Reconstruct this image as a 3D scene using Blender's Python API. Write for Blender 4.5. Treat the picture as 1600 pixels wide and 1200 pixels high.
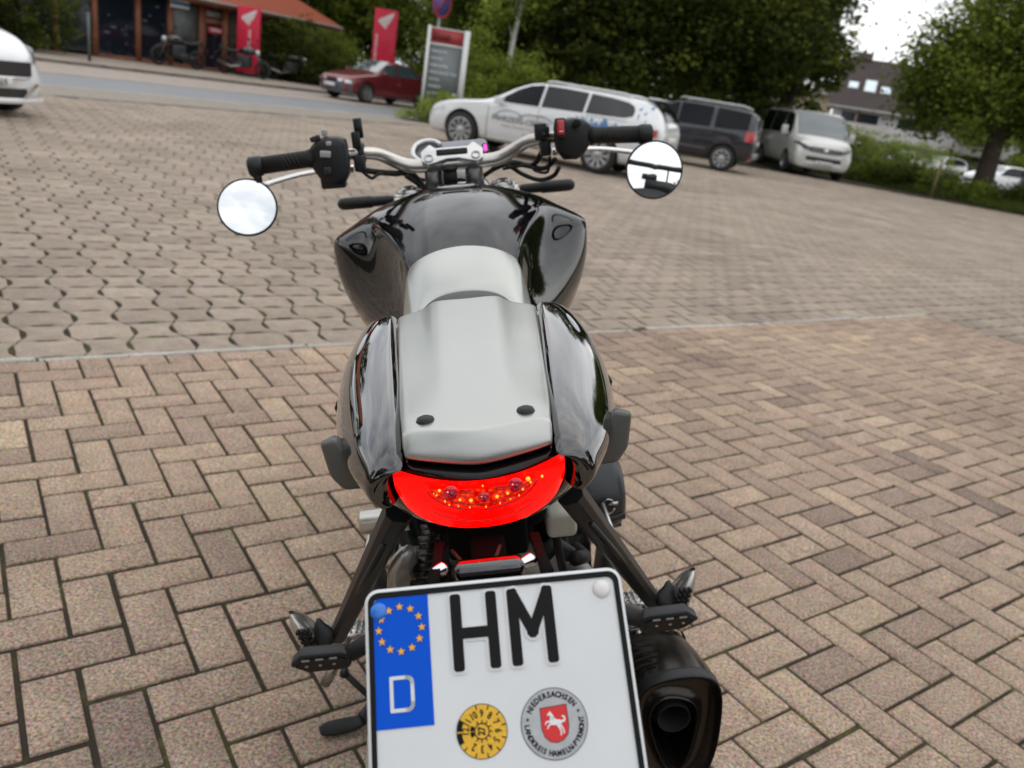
import bpy, bmesh, math, random
import numpy as np
from mathutils import Vector, Matrix
R = math.radians
SC = bpy.context.scene
COL = SC.collection
for o in list(bpy.data.objects):
    bpy.data.objects.remove(o)

# ------------------------------------------------------------ camera
PITCH, ROLL, HC = R(20.2), R(9.2), 1.18
cd = bpy.data.cameras.new('camera')
cam = bpy.data.objects.new('camera', cd)
COL.objects.link(cam)
cd.sensor_width = 36.0
cd.lens = 36.0 * 1240 / 1600
cd.clip_start = 0.05
cd.clip_end = 3000
view = Vector((0, math.cos(PITCH), -math.sin(PITCH)))
right0 = Vector((1, 0, 0))
up0 = right0.cross(view)
cr, sr = math.cos(ROLL), math.sin(ROLL)
cright = cr * right0 + sr * up0
cup = cr * up0 - sr * right0
m = Matrix((cright, cup, -view)).transposed().to_4x4()
m.translation = Vector((0, 0, HC))
cam.matrix_world = m
cd.dof.use_dof = True
cd.dof.focus_distance = 0.80
cd.dof.aperture_fstop = 7.2
SC.camera = cam
SC.render.resolution_x, SC.render.resolution_y = 1024, 768
SC.view_settings.view_transform = 'Standard'
SC.view_settings.look = 'None'
SC.view_settings.gamma = 1
SC.view_settings.exposure = EXPO = 0.12

# ------------------------------------------------------------ sky and sun
SUN_EL, SUN_AZ = R(48), R(62)      # azimuth the light comes from, clockwise from +Y
w = bpy.data.worlds.new('World')
SC.world = w
w.use_nodes = True
nt = w.node_tree
nt.nodes.clear()
N = nt.nodes.new
L = nt.links.new
wo = N('ShaderNodeOutputWorld'); bg = N('ShaderNodeBackground'); bg.inputs['Strength'].default_value = 0.15
sky = N('ShaderNodeTexSky'); sky.sky_type = 'NISHITA'; sky.sun_disc = False
sky.sun_elevation = SUN_EL; sky.sun_rotation = SUN_AZ; sky.air_density = 1.0; sky.dust_density = 3.0; sky.ozone_density = 1.0
tc = N('ShaderNodeTexCoord'); mp = N('ShaderNodeMapping'); mp.inputs['Scale'].default_value = (1.0, 1.0, 2.6)
nz = N('ShaderNodeTexNoise'); nz.inputs['Scale'].default_value = 2.3; nz.inputs['Detail'].default_value = 7; nz.inputs['Roughness'].default_value = 0.55; nz.inputs['Distortion'].default_value = 0.4
r1 = N('ShaderNodeValToRGB'); r1.color_ramp.elements[0].position = 0.3; r1.color_ramp.elements[1].position = 0.72
r1.color_ramp.elements[0].color = (4.3, 4.7, 5.3, 1); r1.color_ramp.elements[1].color = (11.5, 11.3, 11.0, 1)
mx = N('ShaderNodeMixRGB'); mx.inputs['Fac'].default_value = 0.86
L(tc.outputs['Generated'], mp.inputs['Vector']); L(mp.outputs['Vector'], nz.inputs['Vector']); L(nz.outputs['Fac'], r1.inputs['Fac'])
L(sky.outputs['Color'], mx.inputs['Color1']); L(r1.outputs['Color'], mx.inputs['Color2']); L(mx.outputs['Color'], bg.inputs['Color']); L(bg.outputs['Background'], wo.inputs['Surface'])
sd = bpy.data.lights.new('sun', 'SUN'); sd.energy = .6; sd.angle = R(140); sd.color = (1, 0.96, 0.9)
so = bpy.data.objects.new('sun', sd); COL.objects.link(so)
sdir = Vector((math.sin(SUN_AZ) * math.cos(SUN_EL), math.cos(SUN_AZ) * math.cos(SUN_EL), math.sin(SUN_EL)))
so.rotation_euler = sdir.to_track_quat('Z', 'Y').to_euler()
so.location = sdir * 60

# ------------------------------------------------------------ helpers
def put(name, me, mat=None, parent=None, smooth=True):
    o = bpy.data.objects.new(name, me)
    COL.objects.link(o)
    if mat is not None:
        for mm in (mat if isinstance(mat, (list, tuple)) else [mat]):
            me.materials.append(mm)
    if parent is not None:
        o.parent = parent
    if smooth and len(me.polygons):
        me.polygons.foreach_set('use_smooth', [True] * len(me.polygons))
    return o

def tag(o, label=None, cat=None, group=None, kind=None):
    if label: o['label'] = label
    if cat: o['category'] = cat
    if group: o['group'] = group
    if kind: o['kind'] = kind
    return o

def empty(name, loc=(0, 0, 0), rz=0.0, label=None, cat=None, group=None):
    o = bpy.data.objects.new(name, None)
    COL.objects.link(o)
    o.empty_display_size = 0.2
    o.location = loc
    o.rotation_euler = (0, 0, rz)
    return tag(o, label, cat, group)

def copy_tree(o, parent=None):
    c = o.copy(); COL.objects.link(c)
    if parent is not None:
        mi = o.matrix_parent_inverse.copy(); c.parent = parent; c.matrix_parent_inverse = mi
    for ch in list(o.children):
        copy_tree(ch, c)
    return c

def bake(o, *cut):
    """apply the modifiers without operators"""
    dg = bpy.context.evaluated_depsgraph_get(); dg.update()
    me = bpy.data.meshes.new_from_object(o.evaluated_get(dg))
    o.modifiers.clear(); o.data = me
    for c in cut:
        bpy.data.objects.remove(c)
    return o

def subsurf(o, lv=2):
    s = o.modifiers.new('sub', 'SUBSURF'); s.levels = lv; s.render_levels = lv; return o

def bevel(o, wd=0.004, seg=2, ang=35):
    b = o.modifiers.new('bev', 'BEVEL'); b.width = wd; b.segments = seg; b.limit_method = 'ANGLE'; b.angle_limit = R(ang); b.harden_normals = False
    return o

def autosmooth(o, ang=35):
    me = o.data
    bm = bmesh.new(); bm.from_mesh(me)
    for e in bm.edges:
        if len(e.link_faces) == 2 and e.calc_face_angle(0) > R(ang):
            e.smooth = False
    bm.to_mesh(me); bm.free()
    return o

class MB:
    """mesh collector: several shapes into one mesh"""
    def __init__(s): s.v = []; s.f = []; s.m = []; s.mi = 0
    def add(s, v, f):
        b = len(s.v); s.v += [tuple(p) for p in v]; s.f += [tuple(b + i for i in q) for q in f]; s.m += [s.mi] * len(f); return s
    def box(s, c, d, rot=None, taper=1.0):
        x, y, z = d[0] / 2, d[1] / 2, d[2] / 2
        P = [Vector((sx * x * (taper if sz > 0 else 1), sy * y * (taper if sz > 0 else 1), sz * z)) for sz in (-1, 1) for sy in (-1, 1) for sx in (-1, 1)]
        if rot is not None: P = [rot @ p for p in P]
        P = [p + Vector(c) for p in P]
        return s.add(P, [(0, 2, 3, 1), (4, 5, 7, 6), (0, 1, 5, 4), (2, 6, 7, 3), (0, 4, 6, 2), (1, 3, 7, 5)])
    def tube(s, pts, r, n=12, cap=True, flat=1.0):
        pts = [Vector(p) for p in pts]; rr = r if isinstance(r, (list, tuple)) else [r] * len(pts)
        T = []
        for i in range(len(pts)):
            a = pts[max(i - 1, 0)]; b = pts[min(i + 1, len(pts) - 1)]; T.append((b - a).normalized())
        u = T[0].orthogonal().normalized()
        V = []
        for i, p in enumerate(pts):
            u = (u - T[i] * u.dot(T[i])).normalized(); w_ = T[i].cross(u)
            for k in range(n):
                a = 2 * math.pi * k / n
                V.append(p + (u * math.cos(a) + w_ * math.sin(a) * flat) * rr[i])
        F = []
        for i in range(len(pts) - 1):
            for k in range(n):
                a = i * n + k; b = i * n + (k + 1) % n
                F.append((a, b, b + n, a + n))
        if cap:
            F.append(tuple(range(n))[::-1]); F.append(tuple(range((len(pts) - 1) * n, len(pts) * n)))
        return s.add(V, F)
    def lathe(s, prof, c=(0, 0, 0), axis='z', n=32, rot=None, cap=False):
        V = []
        for (r_, h) in prof:
            for k in range(n):
                a = 2 * math.pi * k / n
                p = Vector((r_ * math.cos(a), r_ * math.sin(a), h))
                if axis == 'x': p = Vector((p.z, p.x, p.y))
                if axis == 'y': p = Vector((p.y, p.z, p.x))
                if rot is not None: p = rot @ p
                V.append(p + Vector(c))
        F = []
        for i in range(len(prof) - 1):
            for k in range(n):
                a = i * n + k; b = i * n + (k + 1) % n
                F.append((a, b, b + n, a + n))
        if cap:
            F.append(tuple(range(n))[::-1]); F.append(tuple(range((len(prof) - 1) * n, len(prof) * n)))
        return s.add(V, F)
    def grid(s, rows, closed=False, flip=False):
        n = len(rows[0]); V = [p for r_ in rows for p in r_]; F = []
        for i in range(len(rows) - 1):
            for k in range(n if closed else n - 1):
                a = i * n + k; b = i * n + (k + 1) % n
                F.append((a, a + n, b + n, b) if flip else (a, b, b + n, a + n))
        return s.add(V, F)
    def prism(s, poly, z0, z1, tf=None):
        """poly: list of (x,y); extruded z0..z1, tf maps a Vector"""
        n = len(poly); P = [Vector((x, y, z0)) for x, y in poly] + [Vector((x, y, z1)) for x, y in poly]
        if tf is not None: P = [tf @ p if isinstance(tf, Matrix) else tf(p) for p in P]
        F = [tuple(range(n))[::-1], tuple(range(n, 2 * n))] + [(i, (i + 1) % n, (i + 1) % n + n, i + n) for i in range(n)]
        return s.add(P, F)
    def mesh(s, name):
        me = bpy.data.meshes.new(name); me.from_pydata(s.v, [], s.f)
        if any(s.m): me.polygons.foreach_set('material_index', s.m)
        me.update(); return me
    def build(s, name, mat, parent=None, smooth=True, auto=None, fix=True):
        me = s.mesh(name)
        if fix:
            bm = bmesh.new(); bm.from_mesh(me); bmesh.ops.recalc_face_normals(bm, faces=bm.faces); bm.to_mesh(me); bm.free()
        o = put(name, me, mat, parent, smooth)
        if auto: autosmooth(o, auto)
        return o

def interp(xs, rows, n):
    """Catmull-Rom rows -> n rows"""
    A = np.array(rows, float); t = np.linspace(0, len(A) - 1, n); out = []
    for q in t:
        i = min(int(q), len(A) - 2); f = q - i
        p0, p1, p2, p3 = A[max(i - 1, 0)], A[i], A[i + 1], A[min(i + 2, len(A) - 1)]
        out.append(0.5 * ((2 * p1) + (-p0 + p2) * f + (2 * p0 - 5 * p1 + 4 * p2 - p3) * f * f + (-p0 + 3 * p1 - 3 * p2 + p3) * f ** 3))
    return out

def smoothpath(pts, n):
    return [tuple(p) for p in interp(None, pts, n)]

# ---- materials
_M = {}
def nodes(name):
    m_ = bpy.data.materials.new(name); m_.use_nodes = True
    m_.node_tree.nodes['Principled BSDF'].inputs['Specular IOR Level'].default_value = .5
    nt_ = m_.node_tree; return m_, nt_, nt_.nodes['Principled BSDF']
def pm(name, col, rough=0.5, metal=0.0, coat=0.0, emit=None, es=1.0, bump=0.0, bscale=60, var=0.0, vscale=8, spec=None, trans=0.0, ior=None, alpha=None):
    if name in _M: return _M[name]
    m_, t_, b = nodes(name)
    b.inputs['Base Color'].default_value = (*col, 1); b.inputs['Roughness'].default_value = rough; b.inputs['Metallic'].default_value = metal
    b.inputs['Coat Weight'].default_value = coat; b.inputs['Coat Roughness'].default_value = 0.03
    if spec is not None: b.inputs['Specular IOR Level'].default_value = spec
    if trans: b.inputs['Transmission Weight'].default_value = trans
    if ior: b.inputs['IOR'].default_value = ior
    if emit: b.inputs['Emission Color'].default_value = (*emit, 1); b.inputs['Emission Strength'].default_value = es
    n_ = t_.nodes.new; l_ = t_.links.new
    tcx = n_('ShaderNodeTexCoord')
    if bump:
        z = n_('ShaderNodeTexNoise'); z.inputs['Scale'].default_value = bscale; z.inputs['Detail'].default_value = 4
        bp_ = n_('ShaderNodeBump'); bp_.inputs['Strength'].default_value = bump; bp_.inputs['Distance'].default_value = 0.002
        l_(tcx.outputs['Object'], z.inputs['Vector']); l_(z.outputs['Fac'], bp_.inputs['Height']); l_(bp_.outputs['Normal'], b.inputs['Normal'])
    if var:
        z = n_('ShaderNodeTexNoise'); z.inputs['Scale'].default_value = vscale; z.inputs['Detail'].default_value = 6
        rp = n_('ShaderNodeValToRGB'); rp.color_ramp.elements[0].position = .3; rp.color_ramp.elements[1].position = .7
        rp.color_ramp.elements[0].color = tuple(c * (1 - var) for c in col) + (1,); rp.color_ramp.elements[1].color = tuple(min(1, c * (1 + var)) for c in col) + (1,)
        l_(tcx.outputs['Object'], z.inputs['Vector']); l_(z.outputs['Fac'], rp.inputs['Fac']); l_(rp.outputs['Color'], b.inputs['Base Color'])
        mr = n_('ShaderNodeMapRange'); mr.inputs['To Min'].default_value = max(0, rough - .08); mr.inputs['To Max'].default_value = min(1, rough + .1)
        l_(z.outputs['Fac'], mr.inputs['Value']); l_(mr.outputs['Result'], b.inputs['Roughness'])
    _M[name] = m_
    return m_

def text_mesh(s, size=1.0, bold=0.0, extrude=0.0, align='CENTER', res=3):
    c = bpy.data.curves.new('txt', 'FONT'); c.body = s; c.size = size; c.offset = bold; c.extrude = extrude; c.align_x = align; c.align_y = 'CENTER'; c.resolution_u = res
    o = bpy.data.objects.new('txt', c); COL.objects.link(o)
    dg = bpy.context.evaluated_depsgraph_get(); dg.update()
    me = bpy.data.meshes.new_from_object(o.evaluated_get(dg))
    V = [tuple(v.co) for v in me.vertices]; F = [tuple(p.vertices) for p in me.polygons]
    bpy.data.objects.remove(o); bpy.data.meshes.remove(me); bpy.data.curves.remove(c)
    return V, F
def add_text(mb, s, tf, size=1.0, bold=0.0, sx=1.0, align='CENTER', res=3):
    V, F = text_mesh(s, size, bold, 0, align, res)
    mb.add([tf @ Vector((v[0] * sx, v[1], v[2])) for v in V], F)

M_glass = pm('car glass', (.006, .008, .009), .04, spec=.22)
M_glass2 = pm('tinted glass', (.006, .007, .008), .05, spec=.6)
M_winds = pm('windscreen glass', (.05, .075, .08), .05, spec=1.0, coat=1.0)
M_tyre = pm('tyre rubber', (.018, .018, .018), .8, bump=.3, bscale=80)
M_arch = pm('wheel arch liner', (.008, .008, .008), .9)
M_rim = pm('alloy rim', (.42, .43, .44), .32, .85)
M_blackp = pm('black plastic', (.016, .016, .017), .5, bump=.15, bscale=300)
M_chrome = pm('chrome trim', (.75, .75, .76), .1, 1.0)
M_hl = pm('headlamp glass', (.62, .65, .66), .12, .3, coat=1)
M_tl = pm('tail lamp red', (.42, .01, .012), .12, coat=1)
M_plate = pm('plate white', (.72, .72, .70), .4)
M_ink = pm('print black', (.012, .012, .012), .5)
M_grey = pm('print grey', (.16, .17, .18), .5)
M_white = pm('white car paint', (.72, .735, .74), .22, coat=1)

# ============================================================ PAVING
LO = Vector((-1.0747, 1.4871)); LA = R(36.743); LP = 0.10139       # lattice origin, angle, pitch of the herringbone bricks
ca, sa = math.cos(LA), math.sin(LA)
def lw(x, y):            # lattice metres -> world
    return (LO.x + ca * x - sa * y, LO.y + sa * x + ca * y)

def paver_mat(name, ramp, speck, moss):
    m_, t_, b = nodes(name); n_ = t_.nodes.new; l_ = t_.links.new
    at = n_('ShaderNodeAttribute'); at.attribute_name = 'tint'
    cr_ = n_('ShaderNodeValToRGB'); cr_.color_ramp.elements[0].color = (*ramp[0][1], 1); cr_.color_ramp.elements[0].position = ramp[0][0]
    cr_.color_ramp.elements[1].color = (*ramp[-1][1], 1); cr_.color_ramp.elements[1].position = ramp[-1][0]
    for p_, c_ in ramp[1:-1]:
        e = cr_.color_ramp.elements.new(p_); e.color = (*c_, 1)
    l_(at.outputs['Fac'], cr_.inputs['Fac'])
    tcx = n_('ShaderNodeTexCoord')
    z = n_('ShaderNodeTexNoise'); z.inputs['Scale'].default_value = 150; z.inputs['Detail'].default_value = 5; z.inputs['Roughness'].default_value = .8
    l_(tcx.outputs['Object'], z.inputs['Vector'])
    mr = n_('ShaderNodeMapRange'); mr.inputs['From Min'].default_value = .3; mr.inputs['From Max'].default_value = .7; mr.inputs['To Min'].default_value = 1 - speck; mr.inputs['To Max'].default_value = 1 + speck
    l_(z.outputs['Fac'], mr.inputs['Value'])
    z2 = n_('ShaderNodeTexNoise'); z2.inputs['Scale'].default_value = .9; z2.inputs['Detail'].default_value = 5
    l_(tcx.outputs['Object'], z2.inputs['Vector'])
    mr2 = n_('ShaderNodeMapRange'); mr2.inputs['From Min'].default_value = .3; mr2.inputs['From Max'].default_value = .7; mr2.inputs['To Min'].default_value = .82; mr2.inputs['To Max'].default_value = 1.1
    l_(z2.outputs['Fac'], mr2.inputs['Value'])
    z3 = n_('ShaderNodeTexNoise'); z3.inputs['Scale'].default_value = 14; z3.inputs['Detail'].default_value = 6; z3.inputs['Roughness'].default_value = .65
    l_(tcx.outputs['Object'], z3.inputs['Vector'])
    mr3 = n_('ShaderNodeMapRange'); mr3.inputs['From Min'].default_value = .35; mr3.inputs['From Max'].default_value = .65; mr3.inputs['To Min'].default_value = .86; mr3.inputs['To Max'].default_value = 1.08
    l_(z3.outputs['Fac'], mr3.inputs['Value'])
    mr.clamp = True
    mu = n_('ShaderNodeMath'); mu.operation = 'MULTIPLY'; l_(mr.outputs[0], mu.inputs[0]); l_(mr2.outputs[0], mu.inputs[1])
    mu2 = n_('ShaderNodeMath'); mu2.operation = 'MULTIPLY'; l_(mu.outputs[0], mu2.inputs[0]); l_(mr3.outputs[0], mu2.inputs[1])
    mc = n_('ShaderNodeVectorMath'); mc.operation = 'SCALE'; l_(cr_.outputs['Color'], mc.inputs[0]); l_(mu2.outputs[0], mc.inputs['Scale'])
    # pinkish / ochre grains
    v = n_('ShaderNodeTexVoronoi'); v.inputs['Scale'].default_value = 190; l_(tcx.outputs['Object'], v.inputs['Vector'])
    mix = n_('ShaderNodeMixRGB'); mix.blend_type = 'OVERLAY'; mix.inputs['Fac'].default_value = .16
    l_(mc.outputs[0], mix.inputs['Color1']); l_(v.outputs['Color'], mix.inputs['Color2'])
    l_(mix.outputs['Color'], b.inputs['Base Color'])
    b.inputs['Roughness'].default_value = .82; b.inputs['Specular IOR Level'].default_value = .08
    bp_ = n_('ShaderNodeBump'); bp_.inputs['Strength'].default_value = .55; bp_.inputs['Distance'].default_value = .0015
    l_(z.outputs['Fac'], bp_.inputs['Height']); l_(bp_.outputs['Normal'], b.inputs['Normal'])
    return m_

def joint_mat():
    m_, t_, b = nodes('joint sand and moss'); n_ = t_.nodes.new; l_ = t_.links.new
    tcx = n_('ShaderNodeTexCoord')
    z = n_('ShaderNodeTexNoise'); z.inputs['Scale'].default_value = 3.4; z.inputs['Detail'].default_value = 9; z.inputs['Roughness'].default_value = .78
    l_(tcx.outputs['Object'], z.inputs['Vector'])
    rp = n_('ShaderNodeValToRGB'); e = rp.color_ramp.elements; e[0].position = .50; e[0].color = (.052, .043, .033, 1); e[1].position = .65; e[1].color = (.12, .14, .03, 1)
    k = rp.color_ramp.elements.new(.58); k.color = (.085, .078, .038, 1)
    l_(z.outputs['Fac'], rp.inputs['Fac']); l_(rp.outputs['Color'], b.inputs['Base Color']); b.inputs['Roughness'].default_value = .95; b.inputs['Specular IOR Level'].default_value = .05
    z2 = n_('ShaderNodeTexNoise'); z2.inputs['Scale'].default_value = 300
    l_(tcx.outputs['Object'], z2.inputs['Vector'])
    bp_ = n_('ShaderNodeBump'); bp_.inputs['Distance'].default_value = .004; l_(z2.outputs['Fac'], bp_.inputs['Height']); l_(bp_.outputs['Normal'], b.inputs['Normal'])
    return m_
M_joint = joint_mat()
M_brick = paver_mat('brick pavers', [(0, (.225, .170, .138)), (.25, (.305, .227, .178)), (.5, (.375, .280, .212)), (.78, (.43, .322, .237)), (1, (.48, .370, .262))], .95, 1)
M_bone = paver_mat('grey pavers', [(0, (.285, .232, .190)), (.3, (.335, .275, .222)), (.7, (.375, .310, .250)), (1, (.40, .338, .270))], .22, 1)

rng = np.random.default_rng(7)
def paver_mesh(name, polys, chamfer=.0035, depth=.03, tints=None, tilt=.0):
    """polys: list of Nx2 arrays (outer top outline, counter clockwise) of equal or different length"""
    V = []; Fi = []; Fs = []; T = []; base = 0
    for q, P in enumerate(polys):
        n = len(P); c = P.mean(0)
        d = P - c; ln = np.linalg.norm(d, axis=1, keepdims=True)
        inner = P - d / ln * chamfer * 1.35
        zt = rng.normal(0, .0008); gx, gy = rng.normal(0, .006, 2)
        zi = zt + (inner - c) @ np.array([gx, gy])
        zo = zi - chamfer * .8
        V.append(np.column_stack([inner, zi])); V.append(np.column_stack([P, zo])); V.append(np.column_stack([P, zo - depth]))
        idx = np.arange(n); nx = (idx + 1) % n
        Fi.append((base + idx)); Fs.append([n])
        a = np.column_stack([base + n + idx, base + n + nx, base + nx, base + idx]); Fi.append(a.ravel()); Fs.append([4] * n)
        a = np.column_stack([base + 2 * n + idx, base + 2 * n + nx, base + n + nx, base + n + idx]); Fi.append(a.ravel()); Fs.append([4] * n)
        T.append(np.full(2 * n + 1, tints[q])); base += 3 * n
    V = np.concatenate(V); Fi = np.concatenate(Fi); Fs = np.concatenate(Fs); T = np.concatenate(T)
    me = bpy.data.meshes.new(name)
    me.vertices.add(len(V)); me.vertices.foreach_set('co', V.astype(np.float32).ravel())
    me.loops.add(len(Fi)); me.loops.foreach_set('vertex_index', Fi.astype(np.int32))
    me.polygons.add(len(Fs)); st = np.concatenate([[0], np.cumsum(Fs)[:-1]])
    me.polygons.foreach_set('loop_start', st.astype(np.int32)); me.polygons.foreach_set('loop_total', Fs.astype(np.int32))
    at = me.attributes.new('tint', 'FLOAT', 'FACE'); at.data.foreach_set('value', T.astype(np.float32))
    me.update(calc_edges=True); me.validate(); return me

def wobble(x, y): return .5 + .5 * math.sin(x * 1.7 + 2.1 * math.sin(y * .9)) * math.cos(y * 1.3 + x * .4)

# herringbone field
HU0, HU1, HV0, HV1 = -30, 62.25, -46, 12.95
polys = []; tints = []
g = .0042
for u in range(-32, 64):
    for v in range(-48, 15):
        s = (u + v) % 4
        if s == 0: x0, x1, y0, y1 = u, u + 2, v, v + 1
        elif s == 2: x0, x1, y0, y1 = u, u + 1, v, v + 2
        else: continue
        x0, x1, y0, y1 = max(x0, HU0), min(x1, HU1), max(y0, HV0), min(y1, HV1)
        if x1 - x0 < .25 or y1 - y0 < .25: continue
        gg = g + rng.uniform(-.0004, .0014)
        x0, x1, y0, y1 = x0 * LP + gg, x1 * LP - gg, y0 * LP + gg, y1 * LP - gg
        jx, jy = rng.normal(0, .0009, 2); c = .0022
        pts = [(x0 + c, y0), (x1 - c, y0), (x1, y0 + c), (x1, y1 - c), (x1 - c, y1), (x0 + c, y1), (x0, y1 - c), (x0, y0 + c)]
        P = np.array([lw(px + jx, py + jy) for px, py in pts])
        polys.append(P)
        t = rng.normal(.56, .13) - .24 * (rng.random() < .10) + .25 * (rng.random() < .05) + .25 * (wobble(x0 * 1.3, y0 * 1.3) - .5)
        tints.append(min(1, max(0, t)))
tag(put('brick_paving', paver_mesh('brick_paving', polys, .0026, .03, tints), M_brick, smooth=False), kind='structure')

# interlocking grey pavers beyond the kerb line and right of it
RW = .1873; CW = .2000
fwv = Vector((0, 1))
def visible(x, y):
    if y < .5 or math.hypot(x, y) > 27: return False
    return abs(x) < y * .95 + 2.0
polys = []; tints = []
prof = [(-.5, 0.0), (-.40, -.35), (-.30, -.78), (-.14, -1), (.14, -1), (.30, -.78), (.40, -.35), (.5, 0.0)]
def bone(ci, rj):
    cx = .1290 + CW * ci; cy = 1.814 + RW * rj               # joint line left of the stone, row middle
    wide = ((ci + rj) % 2 == 0)
    A = .0245 * (1 if wide else -1)
    hw = .0035
    L_, R_ = [], []
    for (t, a) in prof:
        extra = .0078 if abs(t) <= .14 else 0
        L_.append((cx + hw + extra + A * a, cy + t * RW * .965)); R_.append((cx + CW - hw - extra - A * a, cy + t * RW * .965))
    b0 = cy - RW / 2 + .0056; t0 = cy + RW / 2 - .0056
    mid = .0125
    bot = [(cx + CW * .26, b0), (cx + CW * .36, b0 + mid), (cx + CW * .64, b0 + mid), (cx + CW * .74, b0)]
    top = [(cx + CW * .74, t0), (cx + CW * .64, t0 - .003), (cx + CW * .36, t0 - .003), (cx + CW * .26, t0)]
    L_[0] = (L_[0][0], b0); L_[-1] = (L_[-1][0], t0); R_[0] = (R_[0][0], b0); R_[-1] = (R_[-1][0], t0)
    return [L_[0]] + bot + R_ + top + L_[::-1][:-1]
UR = 6.215
for rj in range(-40, 190):
    for ci in range(-110, 140):
        cx = .129 + CW * ci; cy = 1.814 + RW * rj
        if cy - RW / 2 < 1.340 and not (cx > UR): continue
        wx, wy = lw(cx + .1, cy)
        if not visible(wx, wy): continue
        # road edge: keep short of the gutter
        if (wx + 9.0) * .854 - (wy - 14.3) * .52 < 1.95: continue
        P = np.array([lw(*p) for p in bone(ci, rj)])
        polys.append(P); tints.append(min(1, max(0, rng.normal(.5, .22))))
tag(put('grey_paving', paver_mesh('grey_paving', polys, .003, .03, tints), M_bone, smooth=False), kind='structure')

# flat joint bed under the stones, reaching to the horizon
def sheet(name, poly, z, mat, kind='structure', thick=None):
    mb = MB()
    if thick: mb.prism(poly, z - thick, z)
    else: mb.add([(x, y, z) for x, y in poly], [tuple(range(len(poly)))])
    return tag(mb.build(name, mat, smooth=False), kind=kind)
sheet('ground', [(-900, -900), (900, -900), (900, 900), (-900, 900)], -.03, pm('far ground', (.12, .115, .085), .95, var=.25, vscale=.3))
sheet('joint_bed', [(-22, -14), (32, -14), (32, 30), (-22, 30)], -.0045, M_joint)

def edging(name, a, b, wd, mat, z=.0, seg=1.0, h=.05):
    """row of kerb stones along a-b, wd wide"""
    A = Vector(a); B = Vector(b); n = max(1, int((B - A).length / seg)); d = (B - A) / n; t = d.normalized(); nn = Vector((-t.y, t.x)) * wd / 2
    P = []
    for i in range(n):
        p = A + d * i + t * .003; q = A + d * (i + 1) - t * .003
        P.append(np.array([(p - nn)[:], (q - nn)[:], (q + nn)[:], (p + nn)[:]]))
    me = paver_mesh(name, P, .006, h, list(rng.normal(.6, .15, n)))
    me.transform(Matrix.Translation((0, 0, z)))
    return tag(put(name, me, mat, smooth=False), kind='structure')
M_kerb = paver_mat('kerb stone', [(0, (.36, .335, .295)), (1, (.50, .47, .42))], .35, 0)
edging('edging', lw(-8, 1.3325), lw(UR + .09, 1.3325), .035, M_kerb)
edging('edging', lw(UR + .104, 1.31), lw(UR + .104, -5), .011, M_kerb, -.001)

# road, gutter, pavement of the far side
def asphalt():
    m_, t_, b = nodes('asphalt'); n_ = t_.nodes.new; l_ = t_.links.new
    tcx = n_('ShaderNodeTexCoord'); z = n_('ShaderNodeTexNoise'); z.inputs['Scale'].default_value = 1.2; z.inputs['Detail'].default_value = 9; z.inputs['Roughness'].default_value = .75
    l_(tcx.outputs['Object'], z.inputs['Vector']); rp = n_('ShaderNodeValToRGB'); rp.color_ramp.elements[0].color = (.17, .178, .185, 1); rp.color_ramp.elements[1].color = (.27, .28, .285, 1)
    l_(z.outputs['Fac'], rp.inputs['Fac']); l_(rp.outputs['Color'], b.inputs['Base Color']); b.inputs['Roughness'].default_value = .7
    return m_
N0 = Vector((-9.0, 14.3)); TD = Vector((.5235, .852)); TN = Vector((-.852, .5235))     # near edge of the road and its direction
def rp_(t, o): p = N0 + TD * t + TN * o; return (p.x, p.y)
sheet('road', [rp_(-30, 0), rp_(90, 0), rp_(90, 3.05), rp_(-30, 3.05)], .008, asphalt())
sheet('gutter', [rp_(-30, -1.95), rp_(90, -1.95), rp_(90, 0), rp_(-30, 0)], .004, pm('gutter stone', (.27, .235, .195), .85, var=.18, vscale=5))
edging('edging', rp_(-30, -.06), rp_(60, -.06), .12, M_kerb, .012, 1.0)
edging('edging', rp_(-30, -1.9), rp_(60, -1.9), .10, pm('dark gutter', (.12, .11, .095), .9), .008, 1.0)
M_walk = pm('pavement slabs', (.34, .29, .25), .85, var=.15, vscale=3)
sheet('pavement', [rp_(-30, 3.05), rp_(90, 3.05), rp_(90, 7.0), rp_(-30, 7.0)], .02, M_walk, thick=.08)
edging('kerb', rp_(-30, 7.06), rp_(80, 7.06), .12, pm('dark kerb', (.13, .115, .095), .9, var=.2), .10, 1.0, .15)
sheet('forecourt', [rp_(-30, 7.12), rp_(90, 7.12), rp_(90, 15), rp_(-30, 15)], .10, pm('forecourt paving', (.30, .25, .20), .9, var=.2, vscale=2), thick=.15)
# ============================================================ VEGETATION
def leaf_mat(name, c0, c1, c2):
    m_, t_, b = nodes(name); n_ = t_.nodes.new; l_ = t_.links.new
    at = n_('ShaderNodeAttribute'); at.attribute_name = 'tint'
    rp = n_('ShaderNodeValToRGB'); e = rp.color_ramp.elements; e[0].color = (*c0, 1); e[1].color = (*c2, 1); k = e.new(.5); k.color = (*c1, 1)
    l_(at.outputs['Fac'], rp.inputs['Fac']); l_(rp.outputs['Color'], b.inputs['Base Color']); b.inputs['Roughness'].default_value = .6; b.inputs['Specular IOR Level'].default_value = .12
    tr = n_('ShaderNodeBsdfTranslucent'); l_(rp.outputs['Color'], tr.inputs['Color']); ms = n_('ShaderNodeMixShader'); ms.inputs[0].default_value = .4
    l_(b.outputs[0], ms.inputs[1]); l_(tr.outputs[0], ms.inputs[2]); l_(ms.outputs[0], t_.nodes['Material Output'].inputs['Surface'])
    return m_
M_leafdark = leaf_mat('dark leaves', (.022, .034, .006), (.062, .085, .014), (.17, .195, .033))
M_leafmid = leaf_mat('mid leaves', (.060, .092, .012), (.155, .21, .032), (.30, .35, .06))
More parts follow.
